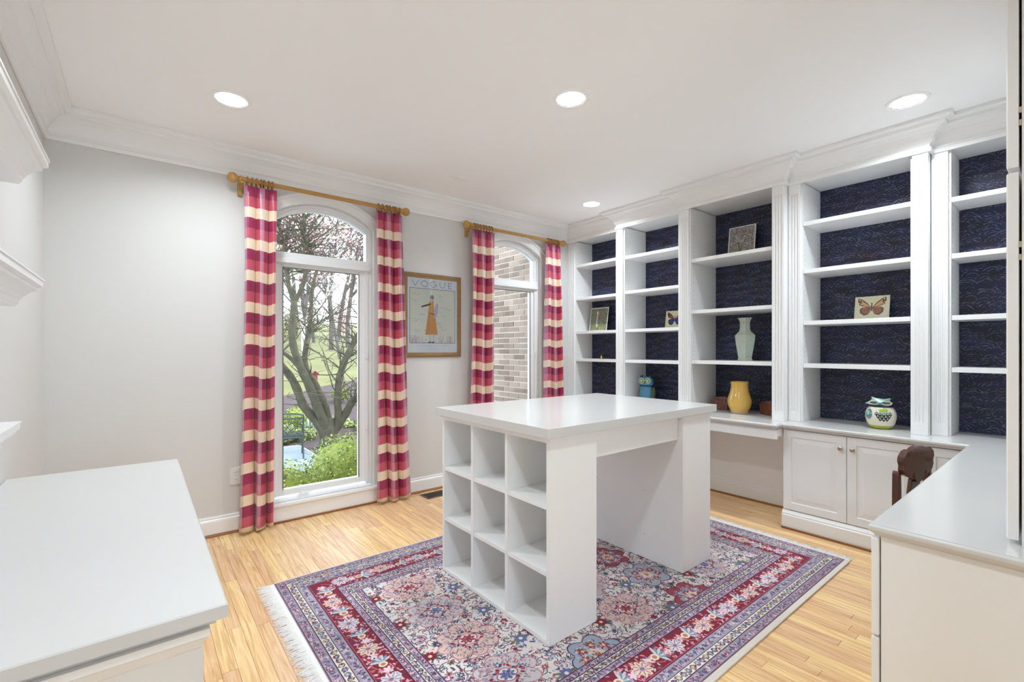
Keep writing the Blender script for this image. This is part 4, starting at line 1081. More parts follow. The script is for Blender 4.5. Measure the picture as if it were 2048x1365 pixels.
# hexagonal celadon vase
vz = thing('hexagonal_vase', (3.99, 1.826, 1.203), 'pale green crackled hexagonal vase with flared neck', 'vase')
def hexa(prof, c, ph, el=1.0):
    g = G(); n = 6; vs = []; fs = []
    for rr, z in prof:
        for k in range(n): t = 2*math.pi*k/n+ph; vs.append((c[0]+rr*el*math.cos(t), c[1]+rr*math.sin(t), c[2]+z))
    for i in range(len(prof)-1):
        for k in range(n): k2 = (k+1) % n; fs.append((i*n+k, i*n+k2, (i+1)*n+k2, (i+1)*n+k))
    fs += [tuple(range(n))[::-1], tuple(range((len(prof)-1)*n, len(prof)*n))]; g.add(vs, fs); return g
VS = 1.0
prof = [(.067, .001), (.067, .006), (.060, .024), (.059, .030), (.062, .034), (.066, .060), (.078, .120), (.087, .175), (.090, .210), (.089, .216), (.070, .233), (.051, .250), (.046, .268), (.044, .300), (.046, .330), (.056, .350), (.064, .358), (.064, .362), (.054, .362), (.048, .345), (.040, .30)]
build('body', hexa(prof, (3.99, 1.826, 1.203), .42, .8), 'celadon', vz, bevel=.0015)
# yellow vase
yv = thing('yellow_vase', (3.947, 1.850, CT), 'glossy yellow vase with a wide belly and straight collar', 'vase')
prof = [(.060, .001), (.066, .003), (.067, .012), (.068, .022), (.078, .040), (.089, .064), (.0945, .092), (.0935, .118), (.084, .150), (.073, .182), (.068, .212), (.067, .238), (.0675, .252), (.070, .258), (.070, .264), (.066, .267), (.061, .262), (.059, .24), (.06, .20)]
build('body', G().lathe(prof[3:], (3.947, 1.850, CT), 40), 'yellow_glaze', yv, smooth=True)
build('foot', G().lathe(prof[:4], (3.947, 1.850, CT), 40), 'raw_clay', yv, smooth=True)
# red marble bookends
def bookend(x, y, rz, label):
    r = thing('bookend', (x, y, CT), label, 'bookend', 'red marble bookends'); r.rotation_euler = (0, 0, rz)
    rnd = random.Random(int(y*100))
    g = G(); pts = [(-.075, 0), (.07, 0), (.072, .085), (.045, .107), (-.04, .121), (-.078, .112)]
    g.prism(pts, 'y', -.038, .038); build('stone', g, 'red_marble', r, bevel=.006, local=True, seg=2)
    build('felt_pad', G().box(-.05, .05, -.03, .03, -.0002, .0004), 'black_gap', r, local=True)
bookend(4.06, 2.075, R(96), 'rough red marble bookend on the worktop, behind the corner of the craft table')
bookend(4.03, 1.645, R(60), 'rough red marble bookend on the worktop, half hidden by a pilaster')

# blue owl
ow = thing('owl_figurine', (4.03, 2.83, CT), 'blue glazed owl figurine with olive wings standing on the worktop', 'owl')
c = (4.03, 2.83, CT)
build('body', G().lathe([(.055, .001), (.066, .010), (.072, .05), (.073, .10), (.068, .145), (.061, .165)], c, 28, .85, 1.0), 'owl_blue', ow, smooth=True)
build('collar', G().lathe([(.063, .163), (.068, .166), (.068, .172), (.064, .176)], c, 28, .9, 1.05), 'owl_navy', ow, smooth=True)
hd = build('head', G().lathe([(.066, .175), (.074, .185), (.076, .205), (.072, .235), (.058, .255), (.03, .262), (.002, .263)], c, 28, .85, 1.0), 'owl_blue', ow, smooth=True)
for s in (1, -1):
    g = G().sphere((c[0]+.01, c[1]+s*.080, c[2]+.085), .03, 14, 8, (.9, .55, 2.5)); build('wing', g, 'owl_olive', ow, smooth=True)
    g = G().sphere((c[0]-.004, c[1]+s*.050, c[2]+.252), .022, 12, 8, (.7, .9, 1.0)); build('ear', g, 'owl_navy', hd, smooth=True)
    # face looks into the room and towards the doorway
    d = Vector((-.88, -.30, 0)).normalized(); side = Vector((d.y, -d.x, 0)); p0 = Vector(c)+d*.058+side*s*.031+Vector((0, 0, .222))
    for rr, t, m_, nm in ((.030, .006, 'owl_aqua', 'eye_disc'), (.020, .010, 'owl_olive', 'eye_rim'), (.0125, .013, 'owl_yellow', 'eye')):
        g = G().tube([p0-d*.012, p0+d*t, p0+d*(t+.003)], [rr, rr, rr*.7], 18); build(nm, g, m_, hd, smooth=True)
p0 = Vector(c)+Vector((-.066, -.022, .205)); build('beak', G().tube([p0+Vector((.01, 0, .012)), p0, p0+Vector((-.004, 0, -.010))], [.007, .006, .001], 8), 'owl_olive', hd, smooth=True)

# cream owl jar
oj = thing('owl_jar', (3.955, .895, CT), 'round cream ceramic owl jar with an aqua cat-eyed lid', 'owl jar')
c = Vector((3.955, .895, CT))
prof = [(.052, .001), (.060, .004), (.066, .014), (.078, .040), (.086, .075), (.085, .105), (.076, .132), (.064, .146), (.060, .150)]
bd = build('body', G().lathe(prof[2:], c, 40), 'owl_cream', oj, smooth=True)
build('foot_band', G().lathe([(.052, .001), (.060, .004), (.0668, .0145), (.0715, .026)], c, 40), 'owl_lime', oj, smooth=True)
build('rim', G().lathe([(.062, .147), (.066, .149), (.066, .156), (.062, .158)], c, 40), 'owl_dark', oj, smooth=True)
fd = Vector((-.95, -.15, 0)).normalized(); fs_ = Vector((-fd.y, fd.x, 0))     # facing direction, and its right-hand side
def onbody(ang, z, out=.0008):
    for (r0, z0), (r1, z1) in zip(prof, prof[1:]):
        if z0 <= z <= z1: rr = r0+(r1-r0)*(z-z0)/(z1-z0); break
    d = fd*math.cos(ang)+fs_*math.sin(ang); return c+d*(rr+out)+Vector((0, 0, z)), d
def patch(name, shape, m_, parent, out=.0012, a0=0, z0=0, sa=1, sz=1):
    g = G(); vs = [onbody(a0+x*sa, z0+y*sz, out)[0] for x, y in shape]; ctr = onbody(a0+sum(q[0] for q in shape)/len(shape)*sa, z0+sum(q[1] for q in shape)/len(shape)*sz, out+.0004)[0]
    n = len(vs); back = [v-(v-c).normalized()*.004 for v in vs]
    g.add(vs+back+[ctr], [(i, (i+1) % n, 2*n) for i in range(n)]+[((i+1) % n, i, n+i, n+(i+1) % n) for i in range(n)]); build(name, g, m_, parent, smooth=True)
circ = lambda n=16, h=(0, 2*math.pi): [(math.cos(h[0]+(h[1]-h[0])*k/n), math.sin(h[0]+(h[1]-h[0])*k/n)) for k in range(n)]
AO = .25
patch('bib', circ(18), 'owl_aqua', bd, .0010, AO, .126, .52, .020); patch('bib_centre', circ(16), 'owl_lime', bd, .0026, AO, .132, .34, .012)
diamond = [(0, -1), (.8, -.1), (.55, .8), (-.55, .8), (-.8, -.1)]
for row, (z, n_, w_) in enumerate(((.100, 5, .95), (.084, 4, .72), (.068, 3, .45))):
    for k_ in range(n_):
        a = AO+(-w_/2+w_*k_/(n_-1))
        patch('feather', diamond, 'owl_dark', bd, .0014+.0004*row, a, z+.010*abs(a-AO), .13, .014)
        patch('feather_spot', circ(8), 'owl_cream', bd, .0034+.0004*row, a, z+.004+.010*abs(a-AO), .045, .004)
patch('wing', circ(18), 'owl_teal', bd, .0012, AO-1.05, .100, .30, .034); patch('wing_centre', circ(14), 'owl_aqua', bd, .0028, AO-1.10, .108, .15, .018)
# lid: wide cat-eyed head
def lidpt(x, z, dep): return c+fs_*x+fd*dep+Vector((0, 0, z))
outl = [(-.086, .168), (-.060, .182), (-.046, .200), (-.050, .216), (-.020, .206), (.020, .204), (.056, .212), (.050, .196), (.054, .180), (.044, .166), (.02, .159), (-.02, .159), (-.06, .161)]
g = G(); n = len(outl); F = [lidpt(x, z, .042-.010*abs(x)/.08) for x, z in outl]; M = [lidpt(x*.92, .159+(z-.159)*.9, -.03) for x, z in outl]; Cn = lidpt(0, .178, .060)
g.add(F+M+[Cn, lidpt(0, .172, -.04)], [(i, (i+1) % n, 2*n) for i in range(n)]+[((i+1) % n, i, n+i, n+(i+1) % n) for i in range(n)]+[((i+1) % n+n, i+n, 2*n+1) for i in range(n)])
lid = build('lid', g, 'owl_aqua', oj, smooth=True)
for s in (1, -1):
    for nm, sc, m_, dp in (('brow', 1.35, 'owl_cream', .0022), ('eye', 1.0, 'owl_teal', .0042), ('lash', .8, 'owl_dark', .0056)):
        el = [(math.cos(2*math.pi*k/14)*.023*sc, math.sin(2*math.pi*k/14)*.0075*sc*(1.5 if nm == 'brow' else 1)) for k in range(14)]
        if nm == 'lash': el = [(x, .006+abs(y)*.3) for x, y in el[:8]]+[(x, .003) for x, y in el[7::-1]]
        g = G(); vs = [lidpt(s*.033+x, .176+y, .048+dp) for x, y in el]; bk = [lidpt(s*.033+x, .176+y, .030) for x, y in el]; n = len(vs)
        g.add(vs+bk, [tuple(range(n)), tuple(range(n, 2*n))[::-1]]+[((i+1) % n, i, n+i, n+(i+1) % n) for i in range(n)]); build(nm, g, m_, lid)

# ------------------------------------------------------------------ carved wooden chair at the return worktop
ch = thing('carved_chair', (3.17, .566, 0), 'dark carved wooden chair with scalloped crest pushed up to the return worktop', 'chair', rz=R(-11))
def lb(name, g, bev=0, sm=False, parent=None): return build(name, g, 'mahogany', parent or ch, bevel=bev, smooth=sm, local=True)
# local: x along the back (left stile at -x), y towards the sitter's back (+y), seat extends to -y
cr = [(-0.17, 0.73), (-0.164, 0.755), (-0.147, 0.767), (-0.129, 0.781), (-0.101, 0.785), (-0.074, 0.779), (-0.046, 0.791), (0.0, 0.797), (0.046, 0.791), (0.074, 0.779), (0.101, 0.785), (0.129, 0.781), (0.147, 0.767), (0.164, 0.755), (0.17, 0.73), (0.158, 0.707), (0.162, 0.685), (0.147, 0.66), (0.11, 0.645), (0.078, 0.643), (0.064, 0.66), (0.051, 0.627), (0.028, 0.61), (0.0, 0.603), (-0.028, 0.61), (-0.051, 0.627), (-0.064, 0.66), (-0.078, 0.643), (-0.11, 0.645), (-0.147, 0.66), (-0.162, 0.685), (-0.158, 0.707)]
lb('crest_rail', G().prism(cr, 'y', -.012, .018), .005)
for s in (-1, 1):
    lb('stile', G().prism([(s*.150, .43), (s*.185, .43), (s*.182, .58), (s*.180, .665), (s*.172, .680), (s*.152, .674), (s*.148, .58)], 'y', .004, .034), .004)
    lb('leg', G().tube([(s*.155, .02, .0), (s*.157, .018, .2), (s*.16, .015, .42)], [.016, .020, .022], 10), 0, True)
    lb('leg', G().tube([(s*.175, -.36, .0), (s*.172, -.355, .08), (s*.172, -.355, .30), (s*.172, -.35, .42)], [.014, .020, .018, .024], 10), 0, True)
lb('splat', G().prism([(-.045, .43), (.045, .43), (.030, .50), (.062, .55), (.040, .63), (-.040, .63), (-.062, .55), (-.030, .50)], 'y', .004, .022), .003)
lb('seat', G().prism([(-.21, -.40), (.21, -.40), (.19, .035), (-.19, .035)], 'z', .42, .445), .006)
for a, b_ in (((-.172, -.35), (.172, -.35)), ((-.158, .015), (.158, .015)), ((-.172, -.35), (-.158, .015)), ((.172, -.35), (.158, .015))):
    lb('seat_rail', G().tube([(*a, .395), (*b_, .395)], .018, 6))
lb('stretcher', G().tube([(-.165, -.18, .15), (.165, -.18, .15)], .010, 8), 0, True)
for s in (-1, 1): lb('stretcher', G().tube([(s*.174, -.355, .15), (s*.157, .018, .15)], .010, 8), 0, True)

# ------------------------------------------------------------------ outside: brick wing beside the second window
bw = struct(build('wall_brick_wing', G().box(3.560, 3.75, YW+.17, 6.2, -1.2, 4.2), 'mortar'), 'weathered brown brick wall of the wing outside the window')
def bricks():
    proto = None; n = 0; rnd = random.Random(8); L_, H_, J = .190, .055, .012; ch_ = H_+J; g2 = G()
    row = 0; z = -1.1
    cand = []
    while z < 4.1:
        y = YW+.175-(L_+J)/2*(row % 2)
        while y < 6.15:
            a, b_ = max(y, YW+.172), min(y+L_, 6.19)
            if b_-a > .03: cand.append((a, b_, z))
            y += L_+J
        z += ch_; row += 1
    cand.sort(key=lambda q: (0 if .35 < q[2] < 3.15 and q[0] < 5.25 else 1, abs(q[2]-1.7)))
    for i, (a, b_, z) in enumerate(cand):
        if i < 296:
            if proto is None:
                proto = build('brick', G().box(-.5, .5, -.5, .5, -.5, .5), 'brick', bw); o = proto
            else: o = proto.copy(); COL.objects.link(o); o.parent = bw
            o.location = (3.560+.0062+rnd.uniform(-.003, .003), (a+b_)/2, z+H_/2); o.scale = (.022, b_-a, H_+rnd.uniform(-.003, .002))
            o.rotation_euler = (rnd.uniform(-.01, .01), 0, rnd.uniform(-.012, .012))
        else: g2.box(3.555, 3.562, a, b_, z, z+H_)
    o = build('brick_remainder', g2, 'brick', bw); o['kind'] = 'stuff'
bricks()

# ------------------------------------------------------------------ outside: garden
GZ = -1.0
def tz(y): return GZ if y < 12 else GZ+(y-12)*.155 if y < 20 else GZ+1.24+(y-20)*.085
def terrain(name, xs, y0, y1, n, m_, dz, edge=None, label=None):
    g = G(); vs = []; fs = []; nx = 24
    for j in range(n+1):
        for i in range(nx+1):
            x = xs[0]+(xs[1]-xs[0])*i/nx; ye = y1 if edge is None else edge(x); y = y0+(ye-y0)*j/n
            vs.append((x, y, tz(y)+dz+.04*math.sin(x*1.3+y*.7)*(1 if y > 12.5 else 0)))
    for j in range(n):
        for i in range(nx): a = j*(nx+1)+i; fs.append((a, a+1, a+nx+2, a+nx+1))
    g.add(vs, fs); return struct(build(name, g, m_, smooth=True), label)
terrain('lawn', (-40, 60), 12.6, 90, 110, 'grass', -.12, None, 'spring lawn rising beyond the garden bed')
terrain('lawn_side', (3.5, 40), 4.0, 9.6, 8, 'grass', -.06, None, 'flat lawn beside the brick wing')
terrain('mulch_bed', (-12, 14), 11.9, 17, 40, 'mulch', .0, lambda x: max(14.0, 16.8+.57*(x-3.5)), 'brown mulch bed behind the patio')
terrain('mulch_ring', (3.0, 14), 9.5, 11.9, 6, 'mulch', .0, None, 'mulch around the maple trunk')
terrain('mulch_strip', (-10, 3.5), 4.0, 6.0, 6, 'mulch', -.045, None, 'mulch strip planted along the house wall')
# flagstone patio
pt = struct(build('patio', G().box(-5, 3.0, 5.6, 11.9, GZ-.08, GZ-.012), 'mortar'), 'flagstone patio')
rnd = random.Random(12); y = 5.6
while y < 11.85:
    h = rnd.choice((.45, .6, .75)); x = -5+rnd.uniform(-.4, 0); y2 = min(11.89, y+h)
    while x < 2.95:
        l = rnd.choice((.5, .75, 1.0, 1.25)); xa, xb = max(-5, x), min(2.99, x+l)
        if xb-xa > .05: build('flagstone', G().box(xa+.012, xb-.012, y+.012, y2-.012, GZ-.05, GZ+rnd.uniform(-.002, .004)), 'stone_slab', pt)
        x += l
    y = y2 if y2 < 11.85 else 99

def leafy(g, c, rad, n, size, rnd, shell=.82, squash=1.0):
    for _ in range(n):
        d = Vector((rnd.gauss(0, 1), rnd.gauss(0, 1), rnd.gauss(0, 1))); d = d.normalized() if d.length else Vector((0, 0, 1))
        k = rnd.uniform(shell, 1.03); p = Vector((c[0]+d.x*rad[0]*k, c[1]+d.y*rad[1]*k, c[2]+d.z*rad[2]*k))
        n1 = (d+Vector((rnd.uniform(-.8, .8), rnd.uniform(-.8, .8), rnd.uniform(-.4, 1)))).normalized(); t = n1.orthogonal().normalized(); t.rotate(Matrix.Rotation(rnd.random()*6.3, 3, n1)); b_ = n1.cross(t); s = size*rnd.uniform(.6, 1.3)
        g.add([p-t*s, p+b_*s*.45, p+t*s, p-b_*s*.45], [(0, 1, 2, 3)])
def shrub(name, c, rad, n, size, m_, label, cat, group=None, seed=1, core=True):
    rnd = random.Random(seed); r = thing(name, (c[0], c[1], tz(c[1])), label, cat, group)
    g = G(); leafy(g, c, rad, n, size, rnd, .82 if core else .15); o = build('foliage', g, m_, r); o['kind'] = 'stuff'
    if core: build('inner_growth', G().sphere(c, 1, 18, 10, tuple(q*.84 for q in rad)), m_, r, smooth=True)
    build('stem', G().tube([(c[0], c[1], tz(c[1])-.05), (c[0], c[1], c[2])], .03, 6), 'bark', r)
p = at(684, 928, 5.15); shrub('boxwood', (p.x+.06, 5.15, -.12), (.47, .46, .50), 5200, .019, 'box_leaf', 'large rounded boxwood shrub just outside the window', 'shrub', 'boxwoods outside the window', 1)
p = at(578, 990, 4.75); shrub('boxwood', (p.x-.04, 4.78, -.25), (.42, .36, .50), 4200, .019, 'box_leaf', 'lower yellow-green boxwood shrub just outside the window beside the long curtain', 'shrub', 'boxwoods outside the window', 2)
shrub('boxwood', (2.80, 5.0, -.25), (.40, .38, .48), 3000, .019, 'box_leaf', 'boxwood shrub outside the wall behind the framed poster', 'shrub', 'boxwoods outside the window', 3)
for (px, py, Y, rr, sd, lab) in ((592, 838, 13.4, .34, 4, 'small round clipped shrub in the mulch behind the metal chair'), (681, 787, 15.6, .27, 5, 'small round clipped shrub in the mulch behind the upright maple limb')):
    p = at(px, py, Y); shrub('ball_shrub', (p.x, Y, p.z), (rr, rr, rr*.95), 1300, .03, 'box_leaf', lab, 'shrub', 'clipped shrubs in the mulch', sd)
for (px, py, Y, sd, lab) in ((604, 872, 12.4, 6, 'low leafy perennial clump behind the metal chair back'), (563, 868, 12.2, 7, 'low leafy perennial clump at the patio edge, mostly behind the chair'), (690, 868, 13.0, 8, 'low leafy perennial clump beside the maple trunk'), (738, 876, 12.5, 9, 'low leafy perennial clump below the bending maple limb')):
    p = at(px, py, Y); shrub('perennial', (p.x, Y, max(p.z, GZ+.12)), (.36, .3, .24), 900, .05, 'low_leaf', lab, 'plant', 'perennials behind the patio', sd)
def iris(px, py, Y, sd, lab):
    rnd = random.Random(sd); p = at(px, py, Y); z0 = tz(Y)-.03; r = thing('iris_clump', (p.x, Y, z0), lab, 'plant', 'iris clumps in the mulch')
    for k in range(26):
        a = rnd.random()*6.3; l = rnd.uniform(.35, .6); d = Vector((math.cos(a), math.sin(a), 0)); b0 = Vector((p.x, Y, z0))+d*rnd.uniform(0, .12); t = d.cross(Vector((0, 0, 1)))*.014
        m1 = b0+Vector((0, 0, l*.6))+d*l*.15; e = b0+Vector((0, 0, l))+d*l*.4; g = G()
        g.add([b0-t, b0+t, m1+t*.9, e, m1-t*.9, b0+d*.008, m1+d*.008], [(0, 1, 2, 4), (4, 2, 3), (0, 4, 6, 5), (1, 5, 6, 2)]); build('blade', g, 'iris_leaf', r)
iris(618, 838, 12.5, 3, 'grey-green iris clump behind the metal chair'); iris(668, 840, 12.6, 4, 'grey-green iris clump between the maple limbs')

# Japanese maple
mp = thing('maple_tree', (3.44, 11.2, GZ), 'multi-stemmed maple with reddish spring leaves beyond the patio', 'tree')
TIPS = []
def limb(pts, r0, r1, m_='bark', name='limb', yo=0, parent=None):
    P = [at(px, py, 11.2+yo*k/max(1, len(pts)-1)) for k, (px, py) in enumerate(pts)]
    S = []                                  # smooth the traced axis
    for i in range(len(P)-1):
        a, b_, c_, d_ = P[max(0, i-1)], P[i], P[i+1], P[min(len(P)-1, i+2)]
        for q in range(4):
            t = q/4; S.append(.5*((2*b_)+(c_-a)*t+(2*a-5*b_+4*c_-d_)*t*t+(3*b_-a-3*c_+d_)*t**3))
    S.append(P[-1]); n = len(S); rad = [(r0+(r1-r0)*k/(n-1))*(1+.07*math.sin(k*1.7)) for k in range(n)]
    build(name, G().tube(S, rad, 10), m_, parent or mp, smooth=True); TIPS.append((S, rad)); return S
limb([(656, 914), (656, 888), (657, 862), (661, 836)], .24, .10, name='trunk')
limb([(652, 880), (641, 853), (622, 830), (606, 810), (592, 774), (576, 747), (557, 727), (525, 700), (500, 660)], 0.122, 0.061, yo=.5)
limb([(657, 862), (637, 821), (622, 781), (608, 750), (595, 720), (586, 688), (584, 659), (586, 631), (588, 602)], 0.112, 0.061, yo=-.3)
limb([(588, 606), (580, 580), (573, 546), (571, 500), (561, 463), (556, 428), (548, 390)], 0.054, 0.029, yo=.2)
limb([(588, 606), (602, 580), (611, 547), (616, 509), (611, 476), (607, 425), (603, 380)], 0.054, 0.032, yo=-.4)
limb([(606, 745), (580, 716), (557, 701), (520, 690)], 0.050, 0.036, yo=.4)
limb([(664, 876), (677, 840), (675, 802), (679, 758), (688, 726), (700, 701), (713, 676), (735, 640), (760, 600)], 0.094, 0.058, yo=-.5)
limb([(672, 858), (692, 827), (702, 808), (714, 796), (740, 780), (770, 770)], 0.101, 0.065, yo=-.6)
limb([(660, 862), (650, 812), (632, 772), (610, 730), (614, 684), (618, 659), (622, 620), (626, 570), (640, 520)], 0.094, 0.036, yo=1.2, m_='bark')
limb([(614, 690), (630, 655), (650, 638), (690, 620)], 0.032, 0.014, yo=1.0, m_='bark')
def twigs(rnd, tips, n, maxlen, m_, parent, leafmat, nleaf, lsize, spread, z_lo):
    g = G(); gl = G()
    for _ in range(n):
        S, rad = rnd.choice(tips); k = rnd.randrange(int(len(S)*.3), len(S)); p = S[k].copy(); d = Vector((rnd.uniform(-1, 1), rnd.uniform(-.7, .7), rnd.uniform(-.15, .9))).normalized(); l = maxlen*rnd.uniform(.3, 1); r0 = min(.02, rad[k]*.5)
        pts = [p]
        for q in range(5): d = (d+Vector((rnd.uniform(-.4, .4), rnd.uniform(-.4, .4), rnd.uniform(-.25, .3)))*.6).normalized(); pts.append(pts[-1]+d*l/5)
        g.tube(pts, [r0*(1-.17*q) for q in range(6)], 4, False)
        for q in range(2):
            i = rnd.randrange(2, 6); dd = Vector((rnd.uniform(-1, 1), rnd.uniform(-1, 1), rnd.uniform(-.4, .8))).normalized(); e = pts[i]+dd*l*.35; g.tube([pts[i], (pts[i]+e)/2+Vector((0, 0, .03)), e], [r0*.5, r0*.35, r0*.15], 3, False); pts.append(e)
        for q in range(nleaf):
            b_ = rnd.choice(pts[2:])+Vector((rnd.gauss(0, spread), rnd.gauss(0, spread), rnd.gauss(0, spread)))
            if b_.z < z_lo: continue
            n1 = Vector((rnd.gauss(0, 1), rnd.gauss(0, 1), rnd.gauss(0, 1))).normalized(); t = n1.orthogonal().normalized(); w_ = n1.cross(t); s = lsize*rnd.uniform(.5, 1.2)
            gl.add([b_-t*s, b_+w_*s*.6, b_+t*s, b_-w_*s*.6], [(0, 1, 2, 3)])
    o = build('twigs', g, m_, parent); o['kind'] = 'stuff'
    if nleaf: o = build('leaves', gl, leafmat, parent); o['kind'] = 'stuff'
twigs(random.Random(21), [TIPS[i] for i in (3, 4, 3, 4, 6, 7, 9)], 300, 1.7, 'bark', mp, 'maple_leaf', 11, .020, .10, 1.4)
twigs(random.Random(22), [TIPS[i] for i in (1, 5, 8, 9)], 60, 1.3, 'bark', mp, 'maple_leaf', 4, .026, .08, 1.0)

# woodland beyond the lawn
def far_tree(x, y, h, seed, m_, lm, nl, label, group, name='woodland_tree', r0=.16, lean=0, ls=.07):
    rnd = random.Random(seed); z0 = tz(y)-.1; r = thing(name, (x, y, z0), label, 'tree', group); g = G(); gl = G()
    def grow(p, d, l, rr, dep):
        pts = [p]; n = 4
        for q in range(n): d = (d+Vector((rnd.uniform(-1, 1), rnd.uniform(-1, 1), rnd.uniform(-.3, .6)))*.16).normalized(); pts.append(pts[-1]+d*l/n)
        g.tube(pts, [rr*(1-.42*q/n) for q in range(n+1)], 6 if dep < 2 else 4 if dep < 3 else 3, False)
        if dep < 4:
            for q in range(rnd.choice((3, 4)) if dep else 6):
                i = rnd.randrange(1 if dep else 2, n+1); a = rnd.random()*6.3; nd = (d*.75+Vector((math.cos(a), math.sin(a), rnd.uniform(-.1, .6)))*.75).normalized(); grow(pts[i], nd, l*rnd.uniform(.45, .68), rr*.48, dep+1)
        if dep >= 3:
            for q in range(nl):
                b_ = rnd.choice(pts[1:])+Vector((rnd.gauss(0, .25), rnd.gauss(0, .25), rnd.gauss(0, .25))); n1 = Vector((rnd.gauss(0, 1), rnd.gauss(0, 1), rnd.gauss(0, 1))).normalized(); t = n1.orthogonal().normalized(); w_ = n1.cross(t); s = ls*rnd.uniform(.5, 1.3)
                gl.add([b_-t*s, b_+w_*s*.7, b_+t*s, b_-w_*s*.7], [(0, 1, 2, 3)])
    grow(Vector((x, y, z0)), Vector((lean, 0, 1)).normalized(), h*.55, r0, 0)
    build('trunk_and_branches', g, m_, r)
    if nl: o = build('leaves', gl, lm, r); o['kind'] = 'stuff'
W1 = 'trees at the far side of the lawn'
far = [(5.2, 19.5, 7.5, 31, 'bark_pale', 'blossom', 3, 'pale-barked slender tree standing on the lawn behind the birdhouse', .09, .06),
       (8.2, 31, 12, 32, 'bark_far', 'spring_leaf', 2, None, .17, .10), (10.4, 33, 13, 33, 'bark_far', 'blossom', 3, None, .18, .10), (7.0, 37, 15, 34, 'bark_far', 'spring_leaf', 2, None, .20, .11),
       (12.6, 36, 14, 35, 'bark_far', 'maple_leaf', 2, None, .18, .10), (9.2, 42, 16, 36, 'bark_far', 'spring_leaf', 3, None, .2, .12), (14.5, 44, 16, 37, 'bark_far', 'blossom', 3, None, .2, .12), (11.5, 47, 17, 38, 'bark_far', 'spring_leaf', 3, None, .2, .12),
       (5.0, 34, 13, 39, 'bark_far', 'spring_leaf', 2, None, .18, .10), (17.5, 42, 15, 40, 'bark_far', 'spring_leaf', 3, None, .2, .12), (2.0, 38, 14, 41, 'bark_far', 'spring_leaf', 2, None, .2, .11),
       (6.6, 25.5, 8.5, 42, 'bark_far', 'blossom', 4, None, .10, .06), (9.0, 27, 9, 43, 'bark_far', 'maple_leaf', 4, None, .10, .06), (6.2, 29, 10, 44, 'bark_far', 'spring_leaf', 4, None, .12, .07), (11.2, 40, 12, 45, 'bark_far', 'blossom', 4, None, .14, .09)]
GEN = {'spring_leaf': 'bare woodland tree with sparse yellow-green buds beyond the lawn', 'blossom': 'woodland tree with pale pink blossom beyond the lawn', 'maple_leaf': 'woodland tree with dark red buds beyond the lawn'}
for x, y, h, sd, m_, lm, nl, lab, r0, ls in far: far_tree(x, y, h, sd, m_, lm, nl, lab or GEN[lm], W1 if not lab else None, r0=r0, ls=ls)
# undergrowth line below the trees
for k in range(12):
    rnd = random.Random(60+k); x = -4+k*2.6+rnd.uniform(-.8, .8); y = 46+rnd.uniform(-2, 5); hh = rnd.uniform(2.2, 4.2)
    shrub('thicket', (x, y, tz(y)+hh*.45), (1.35, 1.3, hh*.8), 1500, .11, ('spring_leaf', 'low_leaf', 'blossom')[k % 3], ('yellowish budding thicket bush along the woodland edge', 'green leafy thicket bush along the woodland edge', 'pale pink flowering thicket bush along the woodland edge')[k % 3], 'shrub', 'thicket along the woodland edge', 80+k, False)

# birdhouse
p = at(628, 752, 14.2); bh = thing('birdhouse', (p.x, 14.2, tz(14.2)-.03), 'small red birdhouse on a thin post among the maple limbs', 'birdhouse')
build('post', G().tube([(p.x, 14.2, tz(14.2)-.1), (p.x, 14.2, p.z-.12)], .02, 8), 'bark', bh)
hb = build('house', G().prism([(p.x-.08, p.z-.13), (p.x+.08, p.z-.13), (p.x+.08, p.z+.06), (p.x, p.z+.13), (p.x-.08, p.z+.06)], 'y', 14.12, 14.28), 'birdhouse_red', bh)
build('entrance_hole', G().tube([(p.x, 14.119, p.z+.02), (p.x, 14.115, p.z+.02)], .02, 12), 'black_gap', hb)
build('roof', G().add([(p.x-.12, 14.08, p.z+.045), (p.x, 14.08, p.z+.15), (p.x+.12, 14.08, p.z+.045), (p.x+.12, 14.08, p.z+.03), (p.x, 14.08, p.z+.132), (p.x-.12, 14.08, p.z+.03), (p.x-.12, 14.32, p.z+.045), (p.x, 14.32, p.z+.15), (p.x+.12, 14.32, p.z+.045), (p.x+.12, 14.32, p.z+.03), (p.x, 14.32, p.z+.132), (p.x-.12, 14.32, p.z+.03)],
      [(0, 1, 7, 6), (1, 2, 8, 7), (2, 3, 9, 8), (3, 4, 10, 9), (4, 5, 11, 10), (5, 0, 6, 11), (0, 5, 4, 1), (1, 4, 3, 2), (6, 7, 10, 11), (7, 8, 9, 10)]), 'birdhouse_red', bh)

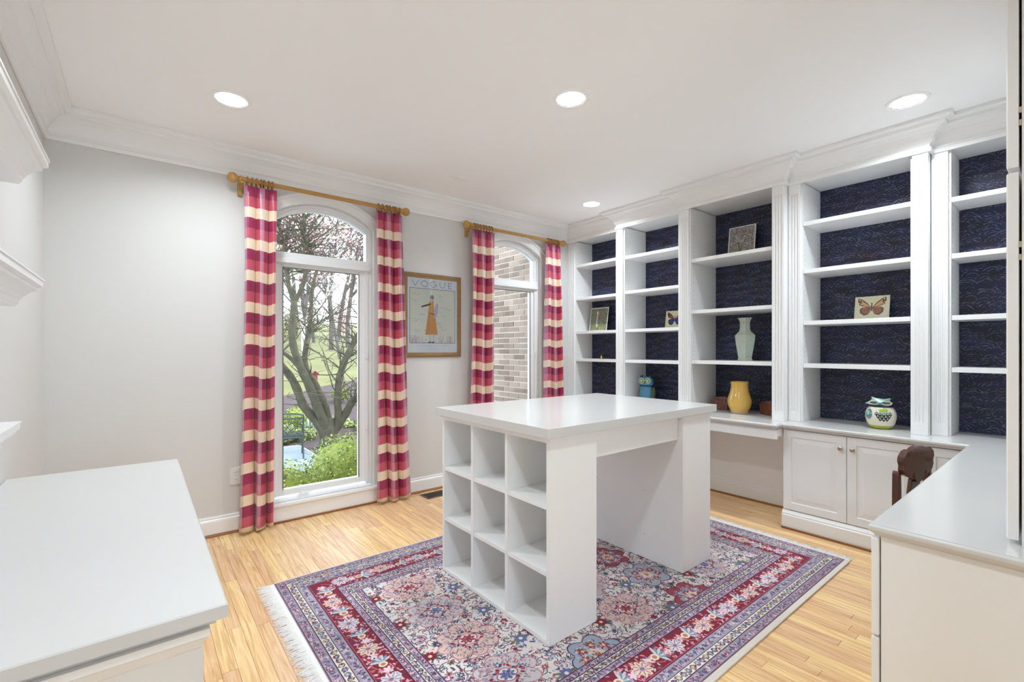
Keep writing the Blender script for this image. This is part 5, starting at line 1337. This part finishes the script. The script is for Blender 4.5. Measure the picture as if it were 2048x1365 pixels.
# metal garden chair on the patio
gp = at(607, 918, 10.0)
gc = thing('garden_chair', (2.455, 10.70, GZ+.004), 'dark metal garden chair with crossed-arc back standing on the flagstones', 'chair', rz=R(168))
def gt(name, pts, r=.018, seg=7): return build(name, G().tube(pts, r, seg), 'iron', gc, smooth=True, local=True)
Wc, D, sh, bh_ = .30, .26, .44, .92
for s in (-1, 1):
    gt('leg', [(s*Wc, -D, 0), (s*Wc, -D+.03, .2), (s*Wc, -D, sh)]); gt('back_post', [(s*Wc, D+.06, 0), (s*Wc, D, .22), (s*Wc, D, sh), (s*Wc, D+.10, bh_)])
    gt('arm', [(s*Wc, D+.05, .66), (s*(Wc+.01), 0, .67), (s*Wc, -D+.04, .65), (s*Wc, -D, sh)], .013)
gt('back_rail', [(-Wc, D+.10, bh_), (-Wc*.5, D+.11, bh_+.035), (0, D+.11, bh_+.045), (Wc*.5, D+.11, bh_+.035), (Wc, D+.10, bh_)]); gt('back_rail', [(-Wc, D+.015, sh+.06), (Wc, D+.015, sh+.06)]); gt('back_rail', [(-Wc, D+.09, bh_-.06), (Wc, D+.09, bh_-.06)])
for s in (-1, 1):
    for c0 in (-1, 1): gt('back_arc', [(s*Wc*(1-.95*math.sin(math.pi*k/12))*c0*s if False else c0*Wc*(1-.98*math.sin(math.pi*k/12)), D+.02+.07*k/12, sh+.06+(bh_-sh-.12)*k/12) for k in range(13)] if s > 0 else [(c0*Wc*(.5-.5*math.cos(math.pi*k/6)), D+.02+.07*k/6, sh+.06+(bh_-sh-.12)*k/6) for k in range(7)], .010, 6)
for a, b_ in (((-Wc, -D), (Wc, -D)), ((-Wc, D), (Wc, D)), ((-Wc, -D), (-Wc, D)), ((Wc, -D), (Wc, D))): gt('seat_rail', [(*a, sh), (*b_, sh)])
for k in range(1, 9): x = -Wc+2*Wc*k/9; gt('seat_slat', [(x, -D, sh), (x, D, sh)], .008, 5)
for k in range(1, 8): y = -D+2*D*k/8; gt('seat_slat', [(-Wc, y, sh+.004), (Wc, y, sh+.004)], .008, 5)
